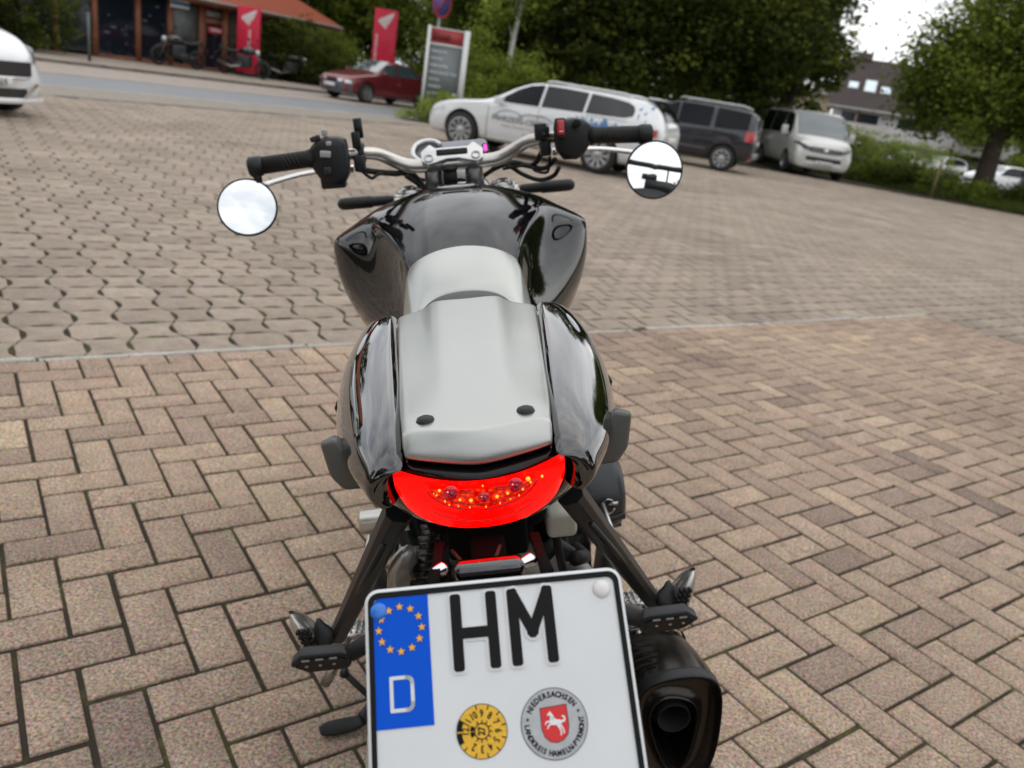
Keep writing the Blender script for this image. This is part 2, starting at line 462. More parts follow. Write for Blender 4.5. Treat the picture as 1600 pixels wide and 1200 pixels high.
M_leaflight = leaf_mat('light leaves', (.09, .14, .018), (.22, .29, .045), (.38, .44, .08))
M_bark = pm('bark', (.06, .045, .032), .95, bump=.8, bscale=12, var=.35, vscale=6)
M_birch = pm('birch bark', (.55, .54, .50), .8, var=.3, vscale=4)

def leaves(name, mat, ell, n, size, seed, parent=None, clump=.5, shell=.55, cover=None):
    """many small leaf faces gathered in clumps through a set of ellipsoids; ell = [(cx,cy,cz,rx,ry,rz)]"""
    n = int(n * 1.35); g_ = np.random.default_rng(seed); E_ = np.array(ell, float)
    vol = E_[:, 3] * E_[:, 4] * E_[:, 5]; nc = max(6, n // 42)
    pick = g_.choice(len(E_), nc, p=vol / vol.sum())
    d = g_.normal(size=(nc, 3)); d /= np.linalg.norm(d, axis=1, keepdims=True)
    rad = shell + (1.04 - shell) * g_.random(nc) ** .6
    cc = E_[pick, :3] + d * rad[:, None] * E_[pick, 3:6]
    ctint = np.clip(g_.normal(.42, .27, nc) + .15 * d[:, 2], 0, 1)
    cr_ = clump * (.5 + g_.random(nc))
    idx = g_.integers(0, nc, n)
    off = np.clip(g_.normal(size=(n, 3)), -1.9, 1.9) * np.array([1, 1, .6]); P = cc[idx] + off * cr_[idx][:, None] * .5
    t = np.clip(ctint[idx] + g_.normal(0, .12, n), 0, 1)
    a = g_.normal(size=(n, 3)); a /= np.linalg.norm(a, axis=1, keepdims=True); a[:, 2] *= .6
    b_ = np.cross(a, g_.normal(size=(n, 3))); b_ /= np.linalg.norm(b_, axis=1, keepdims=True)
    s_ = size * .78 * (.6 + .8 * g_.random(n))[:, None]
    V = np.stack([P - a * s_, P + b_ * s_ * .55, P + a * s_, P - b_ * s_ * .55], 1).reshape(-1, 3)
    me = bpy.data.meshes.new(name)
    me.vertices.add(4 * n); me.vertices.foreach_set('co', V.astype(np.float32).ravel())
    me.loops.add(4 * n); me.loops.foreach_set('vertex_index', np.arange(4 * n, dtype=np.int32))
    me.polygons.add(n); me.polygons.foreach_set('loop_start', np.arange(0, 4 * n, 4, dtype=np.int32)); me.polygons.foreach_set('loop_total', np.full(n, 4, dtype=np.int32))
    at = me.attributes.new('tint', 'FLOAT', 'FACE'); at.data.foreach_set('value', t.astype(np.float32))
    me.update(calc_edges=True)
    return put(name, me, mat, parent, smooth=False)

def tree(name, label, cat, x, y, h, ell, n, leafs, size, seed, trunk_r=.25, group=None, bark=None, clump=.62, trunk_h=None, shell=.5):
    root = empty(name, (x, y, 0), label=label, cat=cat, group=group)
    rr = random.Random(seed); mb = MB(); th = trunk_h or h * .55
    pts = [(0, 0, -.1), (rr.uniform(-.1, .1), rr.uniform(-.1, .1), th * .5), (rr.uniform(-.3, .3), rr.uniform(-.2, .2), th), (rr.uniform(-.5, .5), rr.uniform(-.4, .4), h * .85)]
    mb.tube(smoothpath(pts, 12), [trunk_r * (1.25 - .9 * i / 11) for i in range(12)], 10)
    for e_ in ell:
        for k in range(3):
            s0 = th * rr.uniform(.45, 1.0); ex = e_[0] + rr.uniform(-.6, .6) * e_[3]; ey = e_[1] + rr.uniform(-.6, .6) * e_[4]; ez = e_[2] + rr.uniform(-.5, .5) * e_[5]
            mb.tube(smoothpath([(0, 0, s0), (ex * .4, ey * .4, s0 + (ez - s0) * .5), (ex, ey, ez)], 7), [trunk_r * (.42 - .35 * i / 6) for i in range(7)], 6)
    mb.build('trunk', bark or M_bark, root)
    leaves('crown', leafs, ell, n, size, seed, root, clump=clump, shell=shell)
    return root

# row of big dark trees behind the parked cars
tg = 'big dark trees behind the parked cars'
tree('broadleaf_tree', 'tall dark broadleaf tree directly behind the white estate car', 'tree', -.6, 29.5, 11, [(0, 0, 5.4, 3.4, 3.0, 4.0), (1.5, -.8, 3.2, 2.6, 2.0, 1.9), (-1.6, 0, 3.4, 2.0, 2.0, 2.2), (.3, .2, 8.6, 2.6, 2.6, 2.8)], 34000, M_leafdark, .13, 11, .3, tg)
tree('broadleaf_tree', 'tall dark broadleaf tree behind the dark SUV', 'tree', 4.4, 30.5, 12, [(0, 0, 6.0, 3.8, 3.2, 4.0), (-1.2, -1.0, 3.3, 2.8, 2.2, 1.9), (2.2, -.4, 4.0, 2.4, 2.2, 2.0), (0, 0, 9.6, 3, 3, 2.8)], 36000, M_leafdark, .13, 12, .32, tg)
tree('broadleaf_tree', 'dark broadleaf tree whose low branches hang over the white van', 'tree', 8.9, 33.5, 11, [(-1.5, -.2, 5.6, 2.7, 2.8, 2.9), (.3, -.2, 3.9, 1.6, 1.6, 1.3), (-2.5, -.6, 3.6, 2.2, 2.0, 1.5), (-1.4, 0, 8.4, 2.6, 2.8, 2.8)], 36000, M_leafdark, .13, 13, .3, tg)
tree('broadleaf_tree', 'lighter green tree standing behind the white direction sign', 'tree', -3.0, 31.8, 10, [(0, 0, 4.4, 2.0, 2.2, 3.6), (-.6, -.3, 2.6, 1.4, 1.4, 1.9), (1.6, 0, 2.6, 1.6, 1.6, 2.0), (0, 0, 8, 2.4, 2.4, 2.4)], 26000, M_leafmid, .12, 14, .2, tg)
tree('broadleaf_tree', 'mid green tree behind the red pillar across the road', 'tree', -8.6, 42.0, 13, [(0, 0, 4.8, 3.6, 3.0, 4.4), (-2.4, .2, 5.2, 2.8, 2.5, 3.6), (2.3, -.3, 3.0, 2.4, 2.2, 2.4), (0, 0, 9.5, 3.6, 3, 3)], 36000, M_leafmid, .14, 15, .28, tg)
tree('broadleaf_tree', 'dark tree rising behind the tiled roof of the shop', 'tree', -13.5, 43.5, 13, [(0, 0, 6.2, 4.6, 3.4, 5.0), (3.2, 0, 4.6, 2.8, 2.4, 3.6), (0, 0, 11, 3.6, 3, 3)], 30000, M_leafdark, .16, 16, .3, tg)
tree('birch_tree', 'slim pale trunked birch between the direction sign and the white estate', 'tree', -1.66, 26.3, 9, [(0, 0, 5.6, 1.3, 1.2, 2.6), (-.5, 0, 3.4, .8, .8, 1.1)], 5200, M_leaflight, .09, 17, .085, bark=M_birch, clump=.5)
# big tree on the right bank
tree('broadleaf_tree', 'large spreading tree with dark leaning trunk on the grass bank at the right', 'tree', 14.15, 27.4, 11, [(.5, 0, 5.2, 2.6, 2.6, 2.6), (-1.5, .2, 3.3, 1.9, 1.9, 1.45), (1.6, 0, 3.6, 2.6, 2.4, 1.6), (1.6, .2, 8.3, 2.9, 2.6, 2.6), (-1.9, .1, 4.9, 1.3, 1.3, 1.0), (3.2, .3, 6, 2.4, 2.2, 3), (-2.1, .2, 3.4, 1.4, 1.6, 1.3)], 96000, M_leafmid, .10, 18, .28, clump=.75, trunk_h=3.5, shell=.15)
# carport behind the photographer, added for the dark bars in the right mirror
hall = empty('stand-in', (1.5, -9.5, 0), label='dark steel carport frame behind the photographer, added for the right mirror to reflect', cat='stand-in')
mb = MB()
mb.box((0, 0, 3.15), (15, .3, .26))
for k in range(6): mb.box((-7.3 + 2.9 * k, 0.002, 1.5), (.09, .1, 3.0))
mb.build('beam', M_blackp, hall)
mb = MB(); mb.box((0, .4, .85), (15, .2, 1.7)); mb.box((1.2, .2, 1.95), (2.4, .5, .6)); mb.box((-1.9, .2, 1.9), (1.6, .5, .5)); mb.box((.2, .2, 2.4), (.9, .4, .3)); mb.build('mirror_shapes', pm('plinth dark', (.03, .03, .032), .5), hall)  # dark blocks added for the lower half of the mirror image
# trees behind the photographer: seen in the mirrors and in the black paint
tree('broadleaf_tree', 'tree behind the photographer, reflected in the left of the black tail', 'tree', -7.5, -5.5, 9, [(0, 0, 5.2, 2.8, 2.8, 3.0), (0, 0, 3.4, 2.2, 2.2, 1.6)], 6000, M_leafdark, .2, 19, .25)
tree('broadleaf_tree', 'tree to the right of the photographer, reflected in the black tail', 'tree', 9.5, 1.5, 8.5, [(0, 0, 5.0, 2.4, 2.4, 2.8), (0, 0, 3.4, 2.2, 2.2, 1.6)], 6000, M_leafdark, .2, 20, .25)

bt = tree('backdrop_tree', 'added backdrop tree behind the photographer, the most distant one to the left rear', 'tree', -14, -24, 11, [(0, 0, 5.4, 4.2, 3.4, 4.6), (3.5, 0, 3.2, 3, 2.5, 3.0)], 5000, M_leafdark, .34, 21, .3, 'added trees far behind the photographer')  # unseen ring of trees added to darken reflections in paint and glass
for bx, by, lb in ((14, -25, 'right rear'), (22, -17, 'far right rear'), (-22, -15, 'far left rear'), (-26, -4, 'outermost on the left'), (25, -6, 'beside the photographer on the right'), (26, 5, 'outermost on the right, level with the motorcycle')):
    c_ = copy_tree(bt); c_['label'] = 'added backdrop tree out of frame, ' + lb; c_.location = (bx, by, 0); c_.rotation_euler = (0, 0, bx * .7)

def bush(name, label, x, y, ell, n, mat, size, seed, cat='bush', group=None, z=0, clump=.35):
    root = empty(name, (x, y, z), label=label, cat=cat, group=group)
    mb = MB(); rr = random.Random(seed)
    for k in range(7):
        e_ = ell[k % len(ell)]
        mb.tube([(e_[0] * .5, e_[1] * .5, -.05), (e_[0] + rr.uniform(-.5, .5) * e_[3], e_[1] + rr.uniform(-.5, .5) * e_[4], e_[2] + .4 * e_[5])], [.03, .008], 5)
    mb.build('stems', M_bark, root)
    leaves('foliage', mat, ell, n, size, seed, root, clump=clump, shell=.35); return root

def fp(t, o, z=0): p = N0 + TD * t + TN * o; return (p.x, p.y, z)     # metres along / across the street
p = fp(15.6, 11.6); bush('bush', 'dense dark green bush against the right end of the shop', p[0], p[1], [(0, 0, .9, 1.9, 1.3, 1.15), (-1.0, -.8, .8, 1.3, 1.0, 1.1), (.9, 1.0, .7, 1.4, 1.2, 1.0), (0, 0, 1.7, 1.2, 1.0, .7)], 16000, M_leafdark, .07, 31, z=.1)
p = fp(18.6, 13.2); bush('bush', 'green bush between the shop bush and the red pillar', p[0], p[1], [(0, 0, .8, 2.0, 1.6, 1.2), (0, 1.4, 1.0, 1.3, 1.3, 1.4)], 13000, M_leafmid, .075, 32, z=.1)
p = fp(23.5, 10.8); bush('bush', 'rounded green bush right of the red pillar, behind the red saloon', p[0], p[1], [(0, 0, .9, 1.7, 1.5, 1.3), (1.4, 1.2, 1.0, 1.4, 1.3, 1.5)], 12000, M_leafmid, .075, 33, z=.05)
p = fp(5.0, 10.8); bush('bush', 'dark overhanging bush at the left end of the shop, behind the white hatchback', p[0], p[1], [(0, 0, 1.0, 1.5, 1.4, 1.2), (-1.2, -1.4, 1.1, 1.6, 1.4, 1.4), (-2.2, -3.2, 1.3, 1.7, 1.5, 1.6), (.2, .2, 2.1, 1.2, 1.0, .7)], 18000, M_leafdark, .075, 34, z=.1)
p = fp(-1.5, 11.5); bush('bush', 'bush at the far left edge above the white hatchback bonnet', p[0], p[1], [(0, 0, 1.2, 2.2, 2.0, 1.9), (-.5, -2.0, 1.2, 1.8, 1.6, 1.8)], 14000, M_leafdark, .08, 35, z=.1)
bush('bush', 'light green shrubs at the foot of the white direction sign', -2.85, 22.0, [(-.2, .2, .35, .5, .5, .45), (.3, .0, .25, .6, .45, .35), (-.8, -.2, .10, .4, .4, .14)], 6500, M_leaflight, .045, 36, clump=.22)
bush('bush', 'tall leafy shrub between direction sign and birch', -1.9, 25.2, [(0, 0, 1.0, .8, .8, 1.2), (.8, .3, 1.1, .8, .8, 1.3), (-.7, .5, 1.6, .6, .6, 1.2)], 9000, M_leaflight, .06, 37, clump=.35)
bush('bush', 'dark hedge like undergrowth behind the white estate car', 1.0, 27.8, [(0, 0, .9, 2.6, 1.0, 1.3), (3.4, 1.0, .9, 2.4, 1.0, 1.3)], 15000, M_leafdark, .085, 38)
bush('bush', 'dark undergrowth behind the SUV and the van', 7.4, 32.3, [(0, 0, .9, 2.4, 1.0, 1.4), (2.6, .4, .8, 1.8, 1.0, 1.1)], 12000, M_leafdark, .085, 39)

# hedge and shrubs on the right bank
bush('hedge', 'trimmed yellow green hedge in front of the dark roofed house', 15.6, 40.5, [(-1.6, 0, .9, 1.5, .8, 1.0), (0, 0, .85, 1.8, .8, 1.0), (1.9, 0, .8, 1.6, .8, .95)], 15000, M_leaflight, .06, 40, cat='hedge', clump=.3)
rs = random.Random(5)
bank = [((11.2, 29.2), .8), ((12.0, 28.4), .8), ((12.9, 27.9), .9), ((13.5, 26.4), .6), ((14.6, 26.3), .75), ((15.6, 25.2), .85), ((15.9, 23.6), .8), ((16.4, 27.2), 1.0), ((17.2, 22.2), .9)]
names = ['low shrub on the bank beside the van front', 'dark shrub on the bank below the far white hatchback', 'shrub on the bank just left of the sapling stake', 'small leafy shrub left of the leaning trunk', 'shrub hugging the right side of the leaning trunk', 'dark shrub on the bank near the right edge', 'lowest shrub at the right edge of the bank', 'shrub behind the leaning trunk', 'shrub outside the right edge of the bank']
for i, ((x, y), s_) in enumerate(bank):
    bush('shrub', names[i], x, y, [(0, 0, .42 * s_, .95 * s_, .75 * s_, .55 * s_), (.4 * s_, .2, .5 * s_, .6 * s_, .6 * s_, .55 * s_)], 4200, [M_leafmid, M_leafdark, M_leaflight][i % 3 if i != 5 else 1], .05, 50 + i, 'shrub', 'shrubs along the grass bank', clump=.25)

# lawn bank with blades of grass
G0, G1 = Vector((10.2, 29.5)), Vector((20.5, 16.5))
gd = (G1 - G0).normalized(); gn = Vector((-gd.y, gd.x))
if gn.x < 0: gn = -gn
M_soil = pm('grass soil', (.05, .06, .02), .95, var=.4, vscale=2)
def gpt(a, b): q = G0 + gd * a + gn * b; return (q.x, q.y)
mb = MB(); rows = []
for b_, z in ((0, .02), (.5, .10), (1.5, .16), (4, .05), (30, -.12)):
    rows.append([(*gpt(a, b_), z) for a in np.linspace(-40 if b_ > 3 else -6, 24, 12)])
mb.grid(rows); tag(mb.build('lawn', M_soil), kind='structure')
g_ = np.random.default_rng(9); n = 42000
A_ = g_.uniform(-4, 16, n); B_ = g_.uniform(0, 1, n) ** 1.4 * 4
base = np.array([G0.x, G0.y]) + A_[:, None] * np.array(gd) + B_[:, None] * np.array(gn)
z0 = np.interp(B_, [0, .5, 1.5, 4], [.02, .10, .16, .05]); hh = g_.uniform(.06, .24, n) * np.interp(B_, [0, .3, 4], [.5, 1, 1.2]); an = g_.uniform(0, 6.28, n); wd = .012
dx = np.column_stack([np.cos(an), np.sin(an)]) * wd; lean = g_.normal(0, .06, (n, 2))
V = np.zeros((n, 3, 3)); V[:, 0, :2] = base - dx; V[:, 1, :2] = base + dx; V[:, 2, :2] = base + lean; V[:, 0, 2] = z0; V[:, 1, 2] = z0; V[:, 2, 2] = z0 + hh
me = bpy.data.meshes.new('grass'); me.vertices.add(3 * n); me.vertices.foreach_set('co', V.astype(np.float32).ravel()); me.loops.add(3 * n); me.loops.foreach_set('vertex_index', np.arange(3 * n, dtype=np.int32))
me.polygons.add(n); me.polygons.foreach_set('loop_start', np.arange(0, 3 * n, 3, dtype=np.int32)); me.polygons.foreach_set('loop_total', np.full(n, 3, dtype=np.int32))
at = me.attributes.new('tint', 'FLOAT', 'FACE'); at.data.foreach_set('value', g_.uniform(0, 1, n).astype(np.float32)); me.update(calc_edges=True)
tag(put('grass', me, leaf_mat('grass blades', (.05, .08, .012), (.10, .14, .025), (.18, .21, .05)), smooth=False), 'green grass on the bank at the right', 'grass', kind='stuff')
# soil bed on the left of the estate car
sheet('verge', [(-3.9, 21.2), (-1.2, 22.8), (6.2, 27.6), (13, 33.0), (13, 60), (-12, 60), (-3.6, 28)], .012, M_soil)
sheet('lower_car_park', [(10, 38), (60, 20), (90, 90), (10, 90)], .03, pm('far asphalt', (.16, .155, .145), .9))

# scattered grass weeds in the joints
mb = MB(); rr = random.Random(8)
for k in range(130):
    u = rr.uniform(.0, 6.1); v = rr.choice([rr.uniform(-2.5, 1.3), 1.315])
    if rr.random() < .6: v = round(v / LP) * LP
    else: u = round(u / LP) * LP
    x, y = lw(u, v)
    for j in range(rr.randint(2, 5)):
        a = rr.uniform(0, 6.28); h = rr.uniform(.004, .014); dx, dy = math.cos(a) * .0015, math.sin(a) * .0015; ox, oy = rr.gauss(0, .006), rr.gauss(0, .006)
        mb.add([(x + ox - dx, y + oy - dy, -.008), (x + ox + dx, y + oy + dy, -.008), (x + ox + rr.gauss(0, .006), y + oy + rr.gauss(0, .006), h)], [(0, 1, 2)])
tag(mb.build('moss_tufts', pm('moss green', (.11, .14, .03), .9), smooth=False), 'tiny green moss tufts in the paver joints', 'moss', kind='stuff')
# dry leaves on the paving
mb = MB()
M_dry = pm('dry leaf', (.45, .30, .12), .7)
for i, (x, y, s_, lab) in enumerate([(1.61, 3.55, .018, 'ochre dry leaf lying on the bricks right of the motorcycle'), (1.95, 3.9, .013, 'small dry leaf near the kerb line'), (3.05, 4.55, .02, 'yellow dry leaf far out on the right bricks'), (1.47, 1.86, .012, 'pale twig scrap on the bricks at the lower right')]):
    mb = MB(); mb.add([(-s_, 0, .004), (0, -s_ * .5, .001), (s_, 0, .006), (0, s_ * .55, .002)], [(0, 1, 2, 3)])
    o = mb.build('fallen_leaf', M_dry, smooth=False); o.location = (x, y, .001); o.rotation_euler = (0, 0, i * 1.3); tag(o, lab, 'leaf', 'dry leaves on the paving')

# ============================================================ SHOP ACROSS THE ROAD
M_wood = pm('brown painted wood', (.26, .095, .05), .6, var=.25, vscale=3)
M_shopglass = pm('shop glass', (.010, .014, .022), .06, spec=.8)
M_tileroof = None
def tile_mat(name, c0, c1, sc):
    m_, t_, b = nodes(name); n_ = t_.nodes.new; l_ = t_.links.new
    tcx = n_('ShaderNodeTexCoord'); wv = n_('ShaderNodeTexWave'); wv.bands_direction = 'X'; wv.inputs['Scale'].default_value = sc; wv.inputs['Distortion'].default_value = .3
    wz = n_('ShaderNodeTexWave'); wz.bands_direction = 'Y'; wz.inputs['Scale'].default_value = sc * .7; wz.wave_profile = 'SAW'
    l_(tcx.outputs['UV'], wv.inputs['Vector']); l_(tcx.outputs['UV'], wz.inputs['Vector'])
    ad = n_('ShaderNodeMath'); ad.operation = 'ADD'; l_(wv.outputs['Fac'], ad.inputs[0]); l_(wz.outputs['Fac'], ad.inputs[1])
    z = n_('ShaderNodeTexNoise'); z.inputs['Scale'].default_value = 3; z.inputs['Detail'].default_value = 7; l_(tcx.outputs['Object'], z.inputs['Vector'])
    mx_ = n_('ShaderNodeMixRGB'); mx_.inputs['Color1'].default_value = (*c0, 1); mx_.inputs['Color2'].default_value = (*c1, 1); l_(z.outputs['Fac'], mx_.inputs['Fac'])
    l_(mx_.outputs['Color'], b.inputs['Base Color']); b.inputs['Roughness'].default_value = .75
    bp_ = n_('ShaderNodeBump'); bp_.inputs['Distance'].default_value = .05; l_(ad.outputs[0], bp_.inputs['Height']); l_(bp_.outputs['Normal'], b.inputs['Normal'])
    return m_
def uvquad(name, pts, uv, mat, parent):
    me = bpy.data.meshes.new(name); me.from_pydata(pts, [], [tuple(range(len(pts)))]); l_ = me.uv_layers.new(name='UV')
    for i, q in enumerate(uv): l_.data[i].uv = q
    me.update(); return put(name, me, mat, parent, smooth=False)
sang = math.atan2(TD.y, TD.x)
shop = empty('shop_building', fp(0, 12.3, .10), sang, 'low shop building with brown wooden posts, dark glass and a red tiled roof', 'building')
# local x runs along the street, local y away from it, z up
def lbox(mb, x0, x1, y0, y1, z0, z1): mb.box(((x0 + x1) / 2, (y0 + y1) / 2, (z0 + z1) / 2), (x1 - x0, y1 - y0, z1 - z0))
mb = MB(); lbox(mb, 1.0, 17.4, 4.0, 4.2, 0, 2.35); lbox(mb, 1.0, 1.2, .1, 4.0, 0, 2.35); lbox(mb, 13.2, 17.4, .02, .2, 0, 2.35); lbox(mb, 17.2, 17.4, .2, 4.0, 0, 2.35); mb.build('wall', pm('shop inner wall', (.12, .10, .085), .9, var=.2), shop)
mb = MB(); lbox(mb, 1.2, 13.2, .1, 4.0, -.05, .02); mb.build('floor_slab', pm('shop floor', (.05, .05, .055), .5), shop)
posts = [2.0, 3.6, 5.3, 6.7, 7.95, 9.45, 10.65, 11.9, 12.95]
for q in posts:
    mb = MB(); lbox(mb, q - .085, q + .085, -.09, .09, 0, 2.32); mb.build('post', M_wood, shop)
mb = MB(); lbox(mb, 1.8, 13.2, -.07, .07, 2.16, 2.34); mb.build('lintel', M_wood, shop)
mb = MB(); lbox(mb, 7.9, 13.0, -.06, .06, 0, .10); mb.build('sill', M_wood, shop)
for a, b_ in zip(posts[:-1], posts[1:]):
    mb = MB(); lbox(mb, a + .085, b_ - .085, .01, .03, .10, 2.16); mb.build('window', M_shopglass, shop, smooth=False)
# door frame with a small red sign, white blind behind glass
mb = MB(); lbox(mb, 12.0, 12.08, -.05, .0, .1, 2.15); lbox(mb, 12.8, 12.87, -.05, .0, .1, 2.15); lbox(mb, 12.08, 12.8, -.05, 0, 1.62, 1.78); mb.build('door_frame', M_wood, shop)
mb = MB(); lbox(mb, 10.8, 11.75, .002, .008, .9, 2.1); mb.build('poster', pm('pale window poster', (.14, .16, .16), .5, var=.4, vscale=2), shop)
mb = MB(); lbox(mb, 12.12, 12.76, .002, .008, 1.85, 2.05); mb.build('door_light', pm('pale strip', (.25, .24, .2), .5), shop)
mb = MB(); lbox(mb, 12.15, 12.82, -.075, -.055, 1.28, 1.52); sg_ = mb.build('red_board', pm('sign red', (.42, .03, .05), .4), shop)
mb = MB(); add_text(mb, 'OFFEN', Matrix.Translation((12.49, -.082, 1.40)) @ Matrix.Rotation(R(90), 4, 'X'), .16, .002); mb.build('board_text', M_plate, sg_, smooth=False)
# things seen dimly through the glass
mb = MB(); rr = random.Random(4)
for k in range(22):
    x = rr.uniform(8.2, 12.9); z = rr.uniform(.3, 1.9); lbox(mb, x, x + rr.uniform(.04, .2), .0, .008, z, z + rr.uniform(.02, .07))
mb.build('window_stickers', pm('window stickers', (.10, .13, .16), .5, var=.5, vscale=3), shop)
# roof: front slope, hip at the right end
rmat = tile_mat('red roof tiles', (.66, .16, .07), (.50, .11, .055), 6)
e0, e1 = 2.36, 4.4
uvquad('roof', [(.2, -.6, e0), (18.3, -.6, e0), (15.2, 3.2, e1), (.2, 3.2, e1)], [(0, 0), (18, 0), (15, 4.3), (0, 4.3)], rmat, shop)
uvquad('roof', [(18.3, -.6, e0), (18.3, 6.8, e0), (15.2, 3.2, e1)], [(0, 0), (7.4, 0), (3.8, 4)], rmat, shop)
uvquad('roof', [(18.3, 6.8, e0), (.2, 6.8, e0), (.2, 3.2, e1), (15.2, 3.2, e1)], [(0, 0), (18, 0), (18, 4), (3, 4)], rmat, shop)
mb = MB(); lbox(mb, .2, 18.28, -.58, -.50, e0 - .17, e0 - .01); mb.build('fascia', M_wood, shop)
mb = MB(); mb.tube([(.2, -.66, e0 - .03), (18.2, -.66, e0 - .03)], .055, 8); mb.build('rain_gutter', pm('gutter zinc', (.32, .31, .29), .5, .4), shop)
mb = MB(); lbox(mb, 10.6, 11.35, -.14, -.11, 1.93, 2.75); o = mb.build('blue_board', M_plate, shop); bevel(o, .03, 3); bake(o)
mb = MB(); lbox(mb, 10.62, 11.33, -.15, -.142, 2.02, 2.12); lbox(mb, 10.62, 11.33, -.15, -.142, 2.24, 2.7); mb.build('board_stripe', pm('board blue', (.03, .2, .5), .5), shop)
# lamp post at the left of the shop
def lamp(label, t, o, h):
    r_ = empty('bollard_post', fp(t, o, .1), label=label, cat='post'); mb = MB(); mb.tube([(0, 0, 0), (0, 0, h)], .045, 8); mb.build('pole', pm('post zinc', (.12, .14, .14), .5, .5), r_)
    mb = MB(); mb.lathe([(.0, h + .02), (.06, h + .02), (.06, h - .05), (.045, h - .06)], n=10); mb.build('cap', M_blackp, r_)
lamp('thin grey metal post in front of the dark bush, left of the shop', 5.6, 8.4, 1.35)

# ---- red dealer pillars
M_pillar = pm('pillar red', (.62, .018, .055), .4, coat=.2, spec=.2)
def wing(mb, cx, cz, s_, y):
    """white wing emblem: five swept feathers"""
    F_ = [((-.50, -.05), (.50, .52), (.42, .30), (-.40, -.18)), ((-.36, -.20), (.42, .27), (.34, .10), (-.26, -.30)), ((-.22, -.32), (.33, .06), (.24, -.08), (-.12, -.40)), ((-.08, -.42), (.22, -.12), (.12, -.24), (.02, -.48)), ((-.52, -.02), (-.34, .12), (.1, .30), (.5, .56))]
    for f_ in F_:
        mb.add([(cx + a * s_, y, cz + b_ * s_) for a, b_ in f_], [(0, 1, 2, 3)])
def pillar(label, t, o, wd, h, z, rz, lines, tx=0.0):
    r_ = empty('red_pillar', fp(t, o, z), rz, label, 'advertising pillar', 'red dealer pillars')
    mb = MB(); mb.box((0, 0, h / 2), (wd, .22, h)); o_ = mb.build('panel', M_pillar, r_); bevel(o_, .02, 2); bake(o_)
    mb = MB(); mb.box((0, 0, -.04), (wd * .9, .3, .1)); mb.build('base_plate', M_blackp, r_)
    for sy, rot in ((-1, 0), (1, math.pi)):
        Rz = Matrix.Rotation(rot, 4, 'Z')
        mb = MB(); wing(mb, 0, 0, wd * .70, -.114); o_ = mb.build('wing_emblem', M_plate, r_, smooth=False); o_.matrix_basis = Rz @ Matrix.Translation((.02, 0, h - wd * .46))
        mb = MB()
        for (txt, xx, zz, s_) in lines:
            add_text(mb, txt, Matrix.Translation((xx, -.115, zz)) @ Matrix.Rotation(R(90), 4, 'X') @ Matrix.Rotation(R(90), 4, 'Z'), s_, .003)
        o_ = mb.build('lettering', M_plate, r_, smooth=False); o_.matrix_basis = Rz
    return r_
face_l = sang
p = (13.3, 11.3)
pillar('left red pillar with white wing emblem, in front of the parked motorcycles at the shop', 13.15, 11.2, .80, 2.28, .22, R(8), [('HONDA MOTORRAD', .06, 0.86, .135)])
pillar('right red pillar with white wing emblem, behind the red saloon car', 18.5, 9.5, .92, 3.25, .12, R(2), [('HONDA MOTORRAD', -.31, 1.55, .155)])

# ---- white direction sign
sn = empty('direction_sign', (-3.14, 22.78, 0), R(5), 'white framed direction sign with red header and grey text panel, left of the white estate', 'sign')
mb = MB(); mb.box((-.50, 0, 1.2), (.085, .20, 2.4)); mb.build('post', pm('sign white', (.66, .67, .65), .4), sn)
mb = MB(); mb.box((.50, 0, 1.2), (.15, .20, 2.4)); mb.build('post', _M['sign white'], sn)
mb = MB(); mb.box((0, 0, 1.97), (.92, .10, .05)); mb.box((0, 0, 2.36), (.92, .10, .03)); mb.build('crossbar', _M['sign white'], sn)
mb = MB(); mb.box((0, 0, 2.17), (.91, .09, .34)); hd = mb.build('header', pm('header red', (.36, .035, .035), .5), sn)
mb = MB(); mb.box((-.16, -.047, 2.17), (.46, .004, .17)); mb.build('header_text', pm('header dark red', (.17, .012, .014), .5), hd)
mb = MB(); mb.box((0, 0, 1.17), (.91, .08, 1.54)); pn = mb.build('panel', pm('panel grey', (.15, .17, .175), .45), sn)
for i, t_ in enumerate(['Neuwagen', 'Verkauf', 'Gebrauchte', 'Werkstatt & Teile', 'Service', 'Zubehör', 'Lackierer', 'Kundendienst']):
    mb = MB(); add_text(mb, t_, Matrix.Translation((-.40, -.045, 1.80 - i * .175)) @ Matrix.Rotation(R(90), 4, 'X'), .10, .002, align='LEFT')
    mb.build('text_line', pm('print pale', (.6, .6, .6), .5), pn, smooth=False)
mb = MB(); mb.box((.34, -.05, .62), (.12, .01, .36)); mb.build('notice', pm('pale notice', (.42, .47, .48), .5), pn)
# ---- round no parking sign
ns = empty('no_parking_sign', (-3.68, 24.72, 0), R(58), 'round blue and red no parking sign above the white direction sign', 'sign')
mb = MB(); mb.tube([(0, .05, 0), (0, .05, 3.5)], .035, 8); mb.build('pole', pm('pole zinc', (.3, .31, .32), .5, .6), ns)
mb = MB(); mb.lathe([(0, 0), (.40, 0), (.40, .03), (0, .03)], (0, 0, 3.12), 'y', 32); mb.build('disc', pm('sign blue', (.08, .07, .24), .4), ns)
mb = MB(); mb.lathe([(.33, -.006), (.40, -.006)], (0, 0, 3.12), 'y', 32); mb.box((0, -.006, 3.12), (.07, .002, .68), Matrix.Rotation(R(45), 3, 'Y')); mb.build('ring', pm('ring red', (.38, .03, .05), .4), ns)

